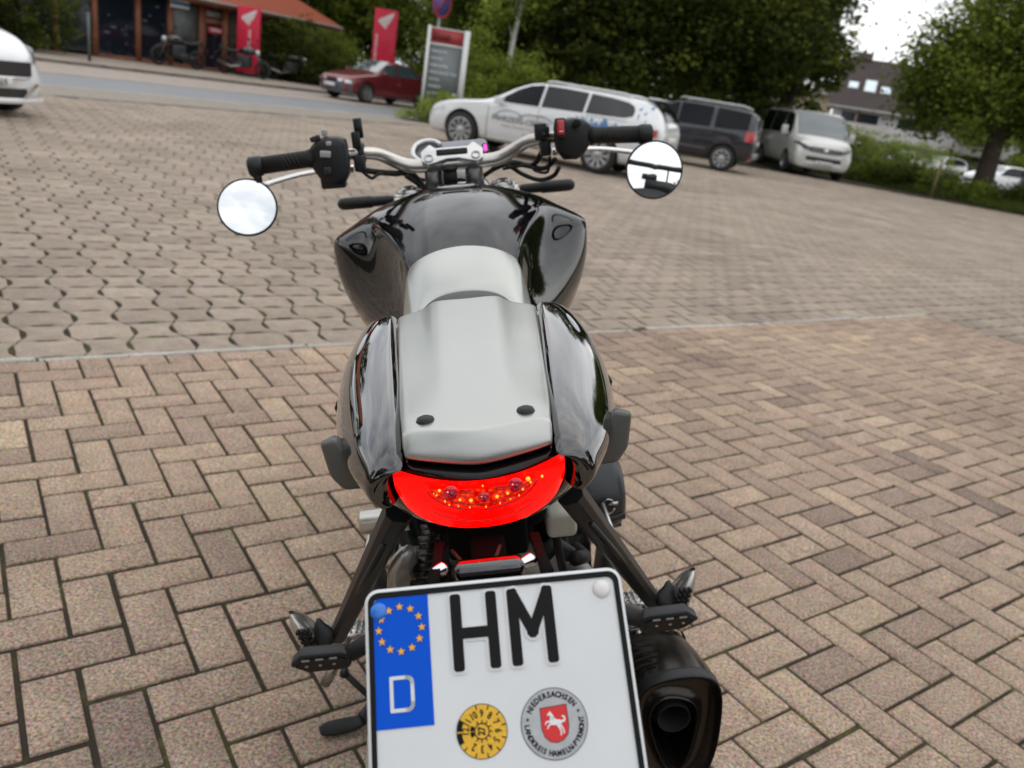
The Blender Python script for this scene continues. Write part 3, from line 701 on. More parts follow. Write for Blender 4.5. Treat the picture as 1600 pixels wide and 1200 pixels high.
# ---- house with the dark roof, and the cream houses beside it
def house(name, label, x, y, rz, W, D_, z0, ze, zr, wallm, roofm, wins=(), skyl=(), balcony=None):
    h = empty(name, (x, y, z0), rz, label, 'house')
    mb = MB(); mb.box((0, D_ / 2, ze / 2), (W, D_, ze)); mb.add([(-W / 2, 0, ze), (-W / 2, D_, ze), (-W / 2, D_ / 2, zr)], [(0, 1, 2)]); mb.add([(W / 2, 0, ze), (W / 2, D_, ze), (W / 2, D_ / 2, zr)], [(0, 2, 1)])
    mb.build('wall', wallm, h, smooth=False)
    s = (zr - ze) / (D_ / 2); ov = .5
    pr = [(-W / 2 - .4, -ov, ze - ov * s + .05), (W / 2 + .4, -ov, ze - ov * s + .05), (W / 2 + .4, D_ / 2, zr + .05), (-W / 2 - .4, D_ / 2, zr + .05)]
    sl = math.hypot(D_ / 2 + ov, zr - ze + ov * s)
    rf = uvquad('roof', pr, [(0, 0), (W, 0), (W, sl), (0, sl)], roofm, h)
    uvquad('roof', [(-W / 2 - .4, D_ / 2, zr + .05), (W / 2 + .4, D_ / 2, zr + .05), (W / 2 + .4, D_ + ov, ze - ov * s + .05), (-W / 2 - .4, D_ + ov, ze - ov * s + .05)], [(0, 0), (W, 0), (W, sl), (0, sl)], roofm, h)
    mb = MB(); mb.box((0, -ov, ze - ov * s - .02), (W + .8, .12, .16)); mb.build('rain_gutter', pm('gutter pale', (.42, .40, .38), .5), h)
    for (wx, wz, ww, wh) in wins:
        mb = MB(); mb.box((wx, -.01, wz), (ww, .04, wh)); wi = mb.build('window', pm('house glass', (.03, .035, .04), .1), h, smooth=False)
        mb = MB(); t = .06
        for sx in (-1, 1): mb.box((wx + sx * ww / 2, -.03, wz), (t, .06, wh + t))
        for sz in (-1, 1): mb.box((wx, -.034, wz + sz * wh / 2), (ww - t, .06, t))
        mb.build('frame', pm('window frame white', (.65, .65, .63), .5), wi, smooth=False)
    ang = math.atan(s)
    for (sx, f, ww, hh) in skyl:
        yy = f * D_ / 2; zz = ze + yy * s + .1
        mb = MB(); mb.box((sx, yy, zz), (ww, hh, .06), Matrix.Rotation(ang, 3, 'X')); sk = mb.build('skylight', pm('skylight glass', (.62, .72, .78), .15, .5), h, smooth=False)
        mb = MB(); mb.box((sx, yy, zz - .02), (ww + .16, hh + .16, .06), Matrix.Rotation(ang, 3, 'X')); mb.build('frame', pm('skylight frame', (.30, .29, .28), .5), sk, smooth=False)
    return h
M_slate = tile_mat('dark brown tiles', (.085, .062, .058), (.12, .09, .085), 5)
M_cream = pm('cream render', (.58, .50, .36), .9, var=.06, vscale=1)
M_wr = pm('white render', (.56, .53, .51), .9, var=.06, vscale=1)
hang = R(-18)
hs = house('house', 'house with steep dark brown roof, three skylights and a long white balcony', 26.2, 61.6, hang, 12.5, 9, -.2, 4.15, 7.5, M_wr, M_slate,
           [(-5.1, 3.12, 1.1, .9), (-3.7, 3.12, 1.5, .9), (-.6, 3.12, 2.2, .9), (3.6, 3.12, 1.4, .9)], [(-5.3, .36, .6, .7), (-4.1, .38, .72, 1.35), (-3.0, .33, .6, .7)])
mb = MB(); mb.box((.2, -1.2, 2.35), (12.2, .10, .95)); mb.box((.2, -.6, 1.85), (12.2, 1.2, .12)); mb.build('balcony', M_wr, hs, smooth=False)
mb = MB(); mb.box((-4.45, -.05, 3.1), (.14, .14, 1.3)); mb.build('wall_pillar', pm('brown pillar', (.20, .06, .05), .7), hs, smooth=False)
mb = MB(); mb.box((-5.0, 4.5, 7.7), (1.1, .7, .5)); mb.build('chimney', M_slate, hs, smooth=False)
house('house', 'cream rendered house partly behind the tree, left of the dark roofed house', 17.6, 66.5, hang, 6.4, 8, -.2, 4.6, 4.9, M_cream, M_cream, [(-1.2, 3.0, 1.2, 1.1)])
h2 = house('house', 'taller cream gable house behind, seen through the leaves above the van', 14.2, 72.0, R(-12), 9, 8, -.2, 6.0, 8.0, M_cream, M_slate, [(-2, 4.0, 1.2, 1.2), (1, 4.0, 1.2, 1.2)])
tree('far_tree', 'pale far tree filling the skyline right of the dark roofed house', 'tree', 34, 62, 10, [(0, 0, 4.0, 4.5, 3, 3.4), (-4, -4, 2.4, 3, 2, 2.0)], 9000, M_leafmid, .22, 71, .3)
tree('far_tree', 'far tree behind the street, beyond the birch', 'tree', -2.0, 52, 12, [(0, 0, 5.5, 6.5, 3, 5.5)], 15000, M_leafmid, .25, 72, .35)
tree('far_tree', 'far tree at the left behind the shop roof', 'tree', -27, 40, 12, [(0, 0, 5.5, 6, 4, 5.5)], 12000, M_leafdark, .25, 73, .35)
tree('far_tree', 'far dark tree closing the gap behind the SUV', 'tree', 8, 46, 12, [(0, 0, 5.0, 6.5, 3, 5.5)], 15000, M_leafdark, .24, 74, .35)
# sapling stake on the bank
sp = empty('sapling', (11.9, 25.5, 0.0), label='thin young sapling tied to a stake in front of the far white hatchback', cat='sapling')
mb = MB(); mb.tube([(0, 0, 0), (.05, 0, .8), (.02, 0, 1.7), (.12, 0, 2.3)], [.022, .018, .014, .006], 6); mb.build('stem', M_bark, sp)
mb = MB(); mb.tube([(-.12, .05, 0), (-.12, .05, 1.1)], .03, 6); mb.build('stake', pm('stake wood', (.22, .16, .10), .9), sp)
leaves('foliage', M_leafmid, [(.1, 0, 2.2, .4, .4, .4)], 260, .05, 88, sp, clump=.2)

# ---- motorcycles parked in front of the shop
def small_bike():
    r_ = empty('parked_motorcycle', label='', cat='motorcycle', group='motorcycles parked at the shop')
    for x in (0, 1.42):
        mb = MB(); mb.lathe([(.23, -.05), (.29, -.055), (.315, 0), (.29, .055), (.23, .05)], (x, 0, .315), 'y', 24); t_ = mb.build('wheel', M_tyre, r_)
        mb = MB(); mb.lathe([(.235, -.02), (.22, 0), (.235, .02)], (x, 0, .315), 'y', 24)
        for k in range(5):
            a = k * 1.2566; mb.tube([(x, 0, .315), (x + .23 * math.cos(a), 0, .315 + .23 * math.sin(a))], .016, 5)
        mb.build('rim', M_blackp, t_)
    mb = MB(); mb.grid(interp(None, [[(x, w_ * math.cos(a), z + h_ * math.sin(a)) for a in np.linspace(0, 6.2832, 15)[:-1]] for x, w_, z, h_ in ((.50, .05, .82, .05), (.62, .12, .86, .10), (.80, .16, .88, .14), (1.0, .15, .88, .13), (1.1, .08, .86, .08))], 12), closed=True); mb.build('fuel_tank', BK['tank'], r_)
    mb = MB(); mb.grid(interp(None, [[(x, w_ * math.cos(a), z + h_ * math.sin(a)) for a in np.linspace(0, 6.2832, 13)[:-1]] for x, w_, z, h_ in ((-.25, .04, .93, .03), (-.1, .10, .89, .05), (.2, .13, .81, .06), (.5, .10, .82, .06), (.56, .05, .84, .04))], 12), closed=True); mb.build('seat', M_blackp, r_)
    mb = MB(); mb.box((.72, 0, .52), (.5, .3, .42)); mb.box((.55, .0, .38), (.35, .36, .2)); o = mb.build('engine', pm('engine grey', (.05, .05, .052), .5, .5), r_); bevel(o, .05, 2); bake(o)
    mb = MB()
    for s_ in (-1, 1): mb.tube([(1.42, s_ * .1, .315), (1.12, s_ * .1, .98)], .027, 8)
    mb.build('fork', pm('fork dark', (.12, .11, .10), .35, .7), r_)
    mb = MB(); mb.tube([(1.0, -.38, 1.06), (1.08, -.2, 1.08), (1.1, 0, 1.02), (1.08, .2, 1.08), (1.0, .38, 1.06)], .014, 8); mb.build('handlebar', M_blackp, r_)
    mb = MB(); mb.lathe([(0, .09), (.06, .085), (.09, .05), (.085, -.03), (.04, -.09), (0, -.1)], (1.2, 0, .86), 'x', 18); hl = mb.build('headlight', M_hl, r_)
    mb = MB(); mb.tube([(.65, -.18, .35), (.3, -.17, .28), (-.2, -.18, .42)], [.03, .05, .055], 10); mb.build('exhaust', pm('exhaust steel', (.32, .30, .28), .3, .8), r_)
    mb = MB(); mb.tube([(-.18, 0, .86), (-.33, 0, .62)], .035, 6); mb.box((-.35, 0, .6), (.02, .18, .2)); mb.build('tail', M_blackp, r_)
    for s_ in (-1, 1):
        mb = MB(); mb.tube([(1.05, s_ * .25, 1.08), (1.04, s_ * .34, 1.24)], .008, 5); mb.box((1.03, s_ * .36, 1.27), (.02, .13, .08)); mb.build('mirror', M_blackp, r_)
    return r_
BK = {'tank': pm('bike black paint', (.012, .013, .013), .15, coat=1)}
b0 = small_bike()
b0['label'] = 'black motorcycle parked at the shop door, left one of the pair side by side'
p = fp(10.9, 11.1, .115); b0.location = p; b0.rotation_euler = (0, 0, sang + R(178))
for (t, o_, a, lab) in ((12.0, 11.0, -62, 'motorcycle facing the road at the shop door, its two fork tubes shining'), (14.35, 11.3, -30, 'motorcycle half hidden behind the left red pillar, front wheel showing right of it')):
    c = copy_tree(b0); c['label'] = lab; c.location = fp(t, o_, .115); c.rotation_euler = (0, 0, sang + R(a))
mb = MB(); mb.box((.8, 0, 1.0), (.22, .18, .012)); mb.build('green_decal', pm('green decal', (.22, .42, .12), .4), b0)
# ============================================================ VEHICLES
def wheel(parent, x, y, r, w_, rimr, spokes=10, rimm=None):
    s = 1 if y > 0 else -1
    wm = empty('wheel', (x, y, r)); wm.parent = parent
    mb = MB(); h = w_ / 2
    mb.lathe([(rimr, -h), (rimr + .02, -h - .004), (r - .03, -h), (r - .006, -h + .025), (r, -h + .05), (r, h - .05), (r - .006, h - .025), (r - .03, h), (rimr + .02, h + .004), (rimr, h)], (0, 0, 0), 'y', 40)
    mb.build('tyre', M_tyre, wm)
    mb = MB()
    mb.lathe([(rimr + .006, h * s), (rimr - .012, (h + .004) * s), (rimr - .03, (h - .03) * s), (rimr - .035, -h * s), (0.02, -h * s)], (0, 0, 0), 'y', 40)
    mb.lathe([(0.0, (h - .005) * s), (.035, (h - .005) * s), (.075, (h - .02) * s), (.08, (h - .06) * s)], (0, 0, 0), 'y', 20)
    for k in range(spokes):
        a = 2 * math.pi * k / spokes; c_, s_ = math.cos(a), math.sin(a)
        wd0, wd1 = .022, .022 + .10 * rimr
        q = []
        for rr, wd, yy in ((.06, wd0, h - .02), (rimr * .6, wd0 * 1.05, h - .012), (rimr - .02, wd1, h - .008)):
            for t in (-1, 1):
                q.append((rr * c_ - t * wd * s_, yy * s, rr * s_ + t * wd * c_))
        q2 = [(p[0], p[1] - .03 * s, p[2]) for p in q]
        mb.add(q + q2, [(0, 1, 3, 2), (2, 3, 5, 4), (0, 2, 8, 6), (2, 4, 10, 8), (1, 7, 9, 3), (3, 9, 11, 5)])
    mb.build('rim', rimm or M_rim, wm, auto=40)
    mb = MB(); mb.lathe([(.0, -h * .3 * s), (rimr - .03, -h * .3 * s)], (0, 0, 0), 'y', 24); mb.build('brake_disc', M_arch, wm)
    return wm

class Body:
    def __init__(s, st): s.st = sorted(st)
    def at(s, x):
        A = s.st
        if x <= A[0][0]: return A[0]
        if x >= A[-1][0]: return A[-1]
        for i in range(len(A) - 1):
            if A[i][0] <= x <= A[i + 1][0]:
                f = (x - A[i][0]) / (A[i + 1][0] - A[i][0]); return [a + (b - a) * f for a, b in zip(A[i], A[i + 1])]
    def prof(s, q):
        x, zb, ws, wm, zm, wb, zt, wr, zr = q
        return [(x, 0, zb), (x, ws * .8, zb), (x, ws, zb + .05), (x, wm, zm), (x, wb, zt), (x, wr, zr - .035), (x, wr * .72, zr - .004), (x, 0, zr + .012)]
    def w(s, x, z):
        p = s.prof(s.at(x))[2:6]
        for a, b in zip(p[:-1], p[1:]):
            if a[2] <= z <= b[2]: return a[1] + (b[1] - a[1]) * (z - a[2]) / max(1e-6, b[2] - a[2])
        return p[-1][1] if z > p[-1][2] else p[0][1]

def side_patch(body, poly, off=.006, sgn=1, mb=None, nx=10, nz=6):
    """pane on the body side, polygon in (x,z) given as top line and bottom line: poly=[(x,zbot,ztop),...]"""
    rows = []
    for (x, z0, z1) in poly:
        rows.append([(x, sgn * (body.w(x, z0 + (z1 - z0) * k / nz) + off), z0 + (z1 - z0) * k / nz) for k in range(nz + 1)])
    mb.grid(rows, flip=sgn < 0); return mb

def car(name, st, paint, axles, wheel_spec, label, cat, group=None, crease=None, arch=1.13):
    root = empty(name, label=label, cat=cat, group=group)
    B = Body(st); rows = []
    for q in B.st:
        p = B.prof(q); rows.append([(a, -b, c) for a, b, c in p[::-1]][:-1] + [(a, b, c) for a, b, c in p][:-1] + [p[-1]])
    # profile runs top -> right side -> bottom -> left side -> top (closed by duplicate top), drop duplicate
    rows = [r_[:-1] for r_ in rows]
    mb = MB(); mb.grid(rows, closed=True); n = len(rows[0])
    mb.f.append(tuple(range(n))); mb.m.append(0); mb.f.append(tuple(range((len(rows) - 1) * n, len(rows) * n))[::-1]); mb.m.append(0)
    o = mb.build('body', [paint, M_arch], root)
    cr_at = o.data.attributes.new('crease_edge', 'FLOAT', 'EDGE'); nc_ = len(rows[0])
    for e in o.data.edges:
        a, b = e.vertices
        if a % nc_ == b % nc_ and a % nc_ in (2, 3, 11, 12): cr_at.data[e.index].value = .55 if a % nc_ in (3, 11) else .45
    subsurf(o, 2); bake(o)
    r, ww, rimr, sp, track = wheel_spec
    for ax in axles:
        for sg in (-1, 1):
            c = MB(); c.lathe([(r * arch, track - ww * .5 - .12), (r * arch, track + .5)], (0, 0, 0), 'y', 40, cap=True)
            co = c.build('cut', M_arch); co.location = (ax, 0, r * 1.03)
            if sg < 0: co.scale = (1, -1, 1)
            md = o.modifiers.new('b', 'BOOLEAN'); md.operation = 'DIFFERENCE'; md.object = co; md.solver = 'EXACT'
            try: md.material_mode = 'TRANSFER'
            except Exception: pass
            bake(o, co)
    me = o.data
    me.materials.clear(); me.materials.append(paint); me.materials.append(M_arch)
    for p in me.polygons:
        c = p.center; p.use_smooth = True
        inside = False
        for ax in axles:
            if math.hypot(c.x - ax, c.z - r * 1.03) < r * arch - .001 + .002 and abs(c.y) < 1.2 and c.z < r * 2.4: 
                if math.hypot(c.x - ax, c.z - r * 1.03) < r * arch * 1.002: inside = True
        p.material_index = 1 if inside else 0
    autosmooth(o, 38)
    for ax in axles:
        for sg in (-1, 1): wheel(root, ax, sg * (track - ww / 2 + .0), r, ww, rimr, sp)
    return root, B

def strip(mb, B, x0, x1, z0f, z1f, off=.004, sgn=1, n=12):
    rows = []
    for i in range(n + 1):
        x = x0 + (x1 - x0) * i / n; a, b = (z0f(x) if callable(z0f) else z0f), (z1f(x) if callable(z1f) else z1f)
        rows.append([(x, sgn * (B.w(x, z) + off), z) for z in (a, (a + b) / 2, b)])
    mb.grid(rows, flip=sgn < 0)

def seam(mb, B, x, z0, z1, sgn, wd=.009, off=.003, lean=0):
    rows = []
    for k in range(9):
        z = z0 + (z1 - z0) * k / 8; xx = x + lean * k / 8
        rows.append([(xx - wd / 2, sgn * (B.w(xx, z) + off), z), (xx + wd / 2, sgn * (B.w(xx, z) + off), z)])
    mb.grid(rows, flip=sgn < 0)

def place(root, x, y, ang, z=0):
    root.location = (x, y, z); root.rotation_euler = (0, 0, ang)

# ---- white estate car ------------------------------------------------
# x, zb, ws, wm, zm, wb, zt, wr, zr
st = [(-2.385, .42, .55, .70, .62, .68, .80, .60, .90), (-2.36, .33, .74, .80, .60, .79, .88, .64, 1.00), (-2.25, .26, .80, .86, .58, .84, .96, .60, 1.22), (-2.0, .22, .82, .895, .60, .865, 1.00, .57, 1.385),
      (-1.8, .22, .83, .91, .60, .88, 1.0, .585, 1.40), (-1.2, .22, .85, .916, .60, .885, .985, .61, 1.42), (-.6, .21, .86, .916, .60, .885, .97, .63, 1.432), (.0, .21, .86, .916, .60, .885, .955, .635, 1.425), (.35, .21, .86, .916, .60, .885, .945, .625, 1.39),
      (.72, .21, .86, .916, .60, .885, .93, .70, 1.19), (1.03, .21, .86, .915, .60, .88, .915, .78, .985), (1.5, .2, .85, .912, .60, .87, .87, .78, .935), (1.95, .2, .82, .89, .57, .84, .80, .75, .868), (2.2, .2, .76, .82, .50, .76, .70, .67, .79), (2.345, .22, .62, .68, .48, .62, .60, .54, .70), (2.385, .28, .50, .56, .47, .50, .56, .44, .64)]
wc, B = car('parked_car', st, M_white, (1.515, -1.275), (.335, .225, .232, 10, .915), 'white estate car with blue mountain graphic, parked nearest behind the handlebar', 'car')
for sg in (1, -1):
    mb = MB(); side_patch(B, [(x, z0, z1) for x, z0, z1 in [(.86, .955, .965), (.7, .962, 1.08), (.5, .97, 1.22), (.28, .975, 1.32), (.06, .98, 1.36), (.0, .982, 1.362)]], .007, sg, mb); mb.build('window', M_glass, wc)
    mb = MB(); side_patch(B, [(-.05, .985, 1.364), (-.4, .995, 1.367), (-.86, 1.005, 1.355)], .007, sg, mb); mb.build('window', M_glass2, wc)
    mb = MB(); side_patch(B, [(-.91, 1.01, 1.352), (-1.3, 1.02, 1.335), (-1.62, 1.035, 1.30), (-1.74, 1.07, 1.25), (-1.78, 1.09, 1.18)], .007, sg, mb); mb.build('window', M_glass2, wc)
    mb = MB()
    for x, z0, z1, ln in ((.98, .25, .93, 0), (-.03, .25, .97, 0), (-.86, .25, .99, -.1)): seam(mb, B, x, z0, z1, sg, lean=ln)
    mb.build('door_gap', M_arch, wc)
    mb = MB(); strip(mb, B, .92, -1.72, lambda x: .945 + .03 * (.98 - x) / 2.6, lambda x: .957 + .03 * (.98 - x) / 2.6, .009, sg); mb.build('chrome_strip', M_chrome, wc)
    mb = MB(); strip(mb, B, .95, -.75, .30, .335, .012, sg); mb.build('sill_trim', M_white, wc)
    mb = MB(); mb.tube([(.0, sg * .60, 1.43), (-.1, sg * .605, 1.452), (-1.5, sg * .585, 1.435), (-1.65, sg * .575, 1.405)], .016, 8); mb.build('roof_rail', M_chrome, wc)
    mb = MB(); mb.box((.74, sg * .99, .99), (.13, .18, .12)); mb.box((.74, sg * .91, .96), (.06, .1, .03)); o = mb.build('wing_mirror', M_white, wc); bevel(o, .03, 3); bake(o)
    for hx in (.12, -.78):
        mb = MB(); mb.tube([(hx + .0, sg * (B.w(hx, .83) + .0), .83), (hx - .03, sg * (B.w(hx, .83) + .035), .832), (hx - .19, sg * (B.w(hx, .83) + .035), .838), (hx - .22, sg * (B.w(hx, .83)), .84)], .013, 8); mb.build('door_handle', M_white, wc)
    mb = MB(); strip(mb, B, -2.0, -2.28, lambda x: .79, lambda x: .91 - .02 * (x + 2.0), .012, sg, 8); mb.build('tail_light', M_tl, wc)
    mb = MB(); strip(mb, B, 1.95, 2.25, lambda x: .66 - .1 * (x - 1.95), lambda x: .74 - .2 * (x - 1.95), .01, sg, 8); mb.build('headlight', M_hl, wc)
    # lettering and graphic
# left side (y > 0) faces the motorcycle
def side_tf(B, x, z, sg=1, s=1.0, off=.011):
    # text reads correctly seen from the side; x axis of text runs towards the rear on the left side
    y = B.w(x, z) + off
    return Matrix.Translation((x, sg * y, z)) @ Matrix(((-sg, 0, 0, 0), (0, 0, sg, 0), (0, 1, 0, 0), (0, 0, 0, 1)))
mb = MB(); add_text(mb, 'FAHRZEUG-CENTER', side_tf(B, .30, .67), .135, .002, sx=.95); mb.build('lettering', M_grey, wc, smooth=False)
mb = MB(); add_text(mb, 'Verkauf  Werkstatt  Service', side_tf(B, .32, .55), .062, 0); add_text(mb, 'Kfz-Meisterbetrieb', side_tf(B, .05, .44), .05, 0); mb.build('small_lettering', M_grey, wc, smooth=False)
mb = MB()
for dx, rr in ((.34, .30), (-.2, .38)):
    cx = .30 + dx - .1
    pts = [(cx + rr * math.cos(a), B.w(cx, .78) + .012, .66 + .17 * math.sin(a)) for a in np.linspace(.15, math.pi - .45, 14)]
    mb.tube(pts, .007, 5)
mb.build('arc_logo', pm('arc blue', (.10, .16, .28), .5), wc)
blue = pm('graphic blue', (.10, .27, .55), .3, coat=.6)
rr = random.Random(3)
mb = MB()
for k in range(46):
    x = -.62 - rr.random() * 1.0; z = .76 + rr.random() * .20 * (1 - abs(x + 1.1) / .8)
    s_ = .03 + rr.random() * .06; hh = .05 + rr.random() * .13
    y = B.w(x, z) + .009 + k * .00004
    mb.add([(x - s_, B.w(x - s_, z) + .009, z - hh * .4), (x + s_ * .8, B.w(x + s_, z) + .009, z - hh * .5), (x + rr.uniform(-.5, .5) * s_, y + .002, z + hh * .5)], [(0, 1, 2)])
for k in range(6):
    x = -1.84 - rr.random() * .22; z = 1.02 + rr.random() * .3
    s_ = .015 + rr.random() * .03; y = B.w(x, z) + .010
    mb.add([(x - s_, y, z - .04), (x + s_, y, z - .03), (x - s_ * 1.5, y - .01, z + .05)], [(0, 1, 2)])
mb.build('mountain_graphic', blue, wc, smooth=False)
# glass in front and at the back, lamps, plate
def cap_pane(B, xs, frac, off, mat, name, parent, zlift=.004):
    rows = []
    for x in xs:
        q = B.at(x); wr = q[7] * frac; zr = q[8]
        rows.append([(x + off[0], wr * t, zr + zlift + off[1] - .016 * t * t) for t in np.linspace(-1, 1, 9)])
    mb = MB(); mb.grid(rows); mb.build(name, mat, parent)
cap_pane(B, [1.02, .88, .72, .55, .38], .9, (.012, .022), M_winds, 'windscreen', wc)
cap_pane(B, [-2.02, -2.1, -2.18, -2.26, -2.33], .86, (-.012, .016), M_glass, 'rear_window', wc)
mb = MB(); mb.box((-2.03, 0, 1.425), (.2, 1.1, .03)); o = mb.build('roof_spoiler', M_white, wc); bevel(o, .012, 2); bake(o)
mb = MB(); mb.box((-2.39, 0, .75), (.02, .52, .11)); mb.build('license_plate', M_plate, wc)
mb = MB(); mb.box((-2.375, 0, .46), (.06, 1.1, .06)); mb.build('bumper_trim', M_blackp, wc)
mb = MB(); mb.box((2.375, 0, .60), (.03, .8, .10)); mb.box((2.385, 0, .34), (.03, .9, .10)); mb.build('grille', M_blackp, wc)
place(wc, -.345 - .942 * -.12, 15.78, math.atan2(.336, -.942))
wc.location = (-.04, 15.72, 0); wc.scale = (.965, .965, .965)

# ---- dark compact SUV --------------------------------------------------
M_dark = pm('anthracite car paint', (.022, .022, .028), .25, .3, coat=1)
st = [(-2.11, .45, .55, .72, .62, .70, .85, .62, 1.15), (-2.06, .36, .74, .82, .60, .80, 1.0, .66, 1.42), (-1.95, .30, .80, .875, .62, .85, 1.05, .64, 1.60), (-1.6, .26, .84, .895, .64, .87, 1.07, .66, 1.655), (-.9, .25, .86, .897, .64, .875, 1.06, .68, 1.675), (-.1, .25, .86, .897, .64, .875, 1.04, .68, 1.67), (.3, .25, .86, .897, .64, .875, 1.02, .67, 1.62), (.65, .25, .86, .897, .64, .87, 1.01, .73, 1.36), (.95, .25, .86, .895, .64, .86, 1.0, .78, 1.1),
      (1.4, .25, .85, .89, .64, .84, .93, .76, 1.03), (1.75, .25, .80, .86, .60, .80, .86, .72, .97), (2.0, .26, .70, .77, .55, .70, .75, .62, .86), (2.11, .32, .5, .6, .52, .52, .66, .46, .72)]
dc, B = car('parked_car', st, M_dark, (1.24, -1.34), (.335, .22, .225, 9, .895), 'dark grey SUV with silver roof rails, parked between white estate and white van', 'car')
for sg in (1, -1):
    for poly, mt in (([(.72, 1.03, 1.04), (.6, 1.04, 1.28), (.4, 1.045, 1.48), (.12, 1.05, 1.57), (.06, 1.05, 1.58)], M_glass), ([(0, 1.06, 1.585), (-.5, 1.07, 1.59), (-.86, 1.075, 1.585)], M_glass), ([(-.97, 1.08, 1.58), (-1.4, 1.09, 1.57), (-1.85, 1.12, 1.54)], M_glass)):
        mb = MB(); side_patch(B, poly, .008, sg, mb); mb.build('window', mt, dc)
    mb = MB(); mb.tube([(.1, sg * .655, 1.67), (.0, sg * .655, 1.715), (-1.6, sg * .64, 1.705), (-1.75, sg * .635, 1.655)], .022, 8); mb.build('roof_rail', pm('rail silver', (.55, .56, .57), .35, .7), dc)
    mb = MB(); strip(mb, B, .75, -.85, .50, .545, .012, sg); mb.build('door_trim', pm('trim grey', (.10, .10, .105), .5), dc)
    mb = MB()
    for x, z0, z1, ln in ((.85, .3, 1.0, 0), (.03, .3, 1.05, 0), (-.9, .3, 1.07, -.12)): seam(mb, B, x, z0, z1, sg, lean=ln)
    mb.build('door_gap', M_arch, dc)
    for hx in (.2, -.72):
        mb = MB(); mb.tube([(hx, sg * (B.w(hx, .9)), .9), (hx - .03, sg * (B.w(hx, .9) + .035), .9), (hx - .19, sg * (B.w(hx, .9) + .035), .905), (hx - .22, sg * (B.w(hx, .9)), .905)], .014, 8); mb.build('door_handle', M_dark, dc)
    mb = MB(); strip(mb, B, -1.82, -2.06, lambda x: .84, lambda x: 1.10, .016, sg, 8); mb.build('tail_light', M_tl, dc)
    mb = MB(); strip(mb, B, -2.0, -2.09, lambda x: .40, lambda x: .44, .016, sg, 4); mb.build('rear_reflector', M_tl, dc)
    mb = MB(); mb.box((.6, sg * .98, 1.08), (.13, .18, .14)); o = mb.build('wing_mirror', M_dark, dc); bevel(o, .03, 3); bake(o)
    mb = MB(); mb.lathe([(.40, .0), (.43, .008), (.40, .012)], (0, 0, 0), 'y', 32)
cap_pane(B, [.98, .85, .7, .5, .34], .9, (.012, .022), M_winds, 'windscreen', dc)
mb = MB(); mb.box((-2.10, 0, 1.22), (.03, 1.15, .42)); o = mb.build('rear_window', M_glass, dc); bevel(o, .01, 2); bake(o)
mb = MB(); mb.box((-2.10, 0, .48), (.10, 1.35, .16)); o = mb.build('rear_bumper', pm('bumper silver', (.25, .25, .26), .4, .4), dc); bevel(o, .03, 2); bake(o)
mb = MB(); mb.box((-2.12, 0, .80), (.02, .52, .11)); mb.build('license_plate', M_plate, dc)
dA = math.atan2(.30, -.954)
dc.scale = (.96, .96, .96); place(dc, 4.66 + 1.34 * math.cos(dA), 22.1 + 1.34 * math.sin(dA), dA)

# ---- white van ----------------------------------------------------------
M_van = pm('silver white van paint', (.55, .55, .52), .25, .15, coat=1)
st = [(-2.45, .40, .75, .84, .62, .84, 1.05, .80, 1.75), (-2.40, .32, .85, .91, .62, .90, 1.12, .82, 1.90), (-2.2, .27, .88, .945, .64, .935, 1.15, .82, 1.955), (-1.5, .25, .9, .952, .65, .94, 1.16, .82, 1.97), (-.2, .25, .9, .952, .65, .94, 1.15, .82, 1.975), (.7, .25, .9, .952, .65, .94, 1.13, .82, 1.965), (1.05, .25, .9, .952, .65, .935, 1.12, .80, 1.93), (1.35, .25, .9, .952, .65, .93, 1.12, .82, 1.66), (1.75, .25, .9, .95, .65, .92, 1.09, .85, 1.23), (1.95, .25, .89, .945, .64, .90, 1.04, .82, 1.14), (2.2, .25, .87, .93, .62, .875, .93, .78, 1.05), (2.38, .25, .83, .89, .55, .83, .78, .72, .92), (2.46, .28, .72, .78, .5, .72, .66, .62, .76)]
vc, B = car('parked_van', st, M_van, (1.55, -1.45), (.34, .215, .215, 8, .945), 'white passenger van with chrome grille bars, parked rightmost at the hedge', 'van')
for sg in (1, -1):
    mb = MB(); side_patch(B, [(1.5, 1.17, 1.18), (1.35, 1.17, 1.5), (1.15, 1.17, 1.78), (.9, 1.17, 1.83), (.55, 1.17, 1.84)], .008, sg, mb); mb.build('window', M_glass2, vc)
    mb = MB(); side_patch(B, [(.48, 1.18, 1.85), (-.4, 1.19, 1.86), (-.85, 1.19, 1.86)], .008, sg, mb); mb.build('window', M_glass2, vc)
    mb = MB(); side_patch(B, [(-.93, 1.19, 1.86), (-1.6, 1.19, 1.85), (-2.1, 1.2, 1.83)], .008, sg, mb); mb.build('window', M_glass2, vc)
    mb = MB()
    for x, z0, z1 in ((1.25, .3, 1.15), (.51, .3, 1.17), (-.9, .3, 1.18)): seam(mb, B, x, z0, z1, sg)
    mb.build('door_gap', M_arch, vc)
    mb = MB(); mb.box((1.3, sg * 1.08, 1.28), (.10, .20, .27)); mb.box((1.3, sg * .96, 1.2), (.05, .12, .05)); o = mb.build('wing_mirror', M_van, vc); bevel(o, .03, 3); bake(o)
    mb = MB()
    rows = []
    for yy, z0, z1, xx in ((.46, .80, .87, 2.47), (.60, .80, .92, 2.44), (.74, .80, .97, 2.36), (.84, .82, 1.0, 2.24), (.905, .86, .99, 2.05)):
        rows.append([(xx + .012, sg * yy, z0), (xx, sg * yy, z1)])
    mb.grid(rows); mb.build('headlight', pm('dark headlamp', (.07, .075, .08), .1, spec=.6), vc)
    mb = MB(); mb.box((1.0, sg * .955, 1.02), (.18, .03, .03)); mb.build('door_handle', M_van, vc)
rows = []
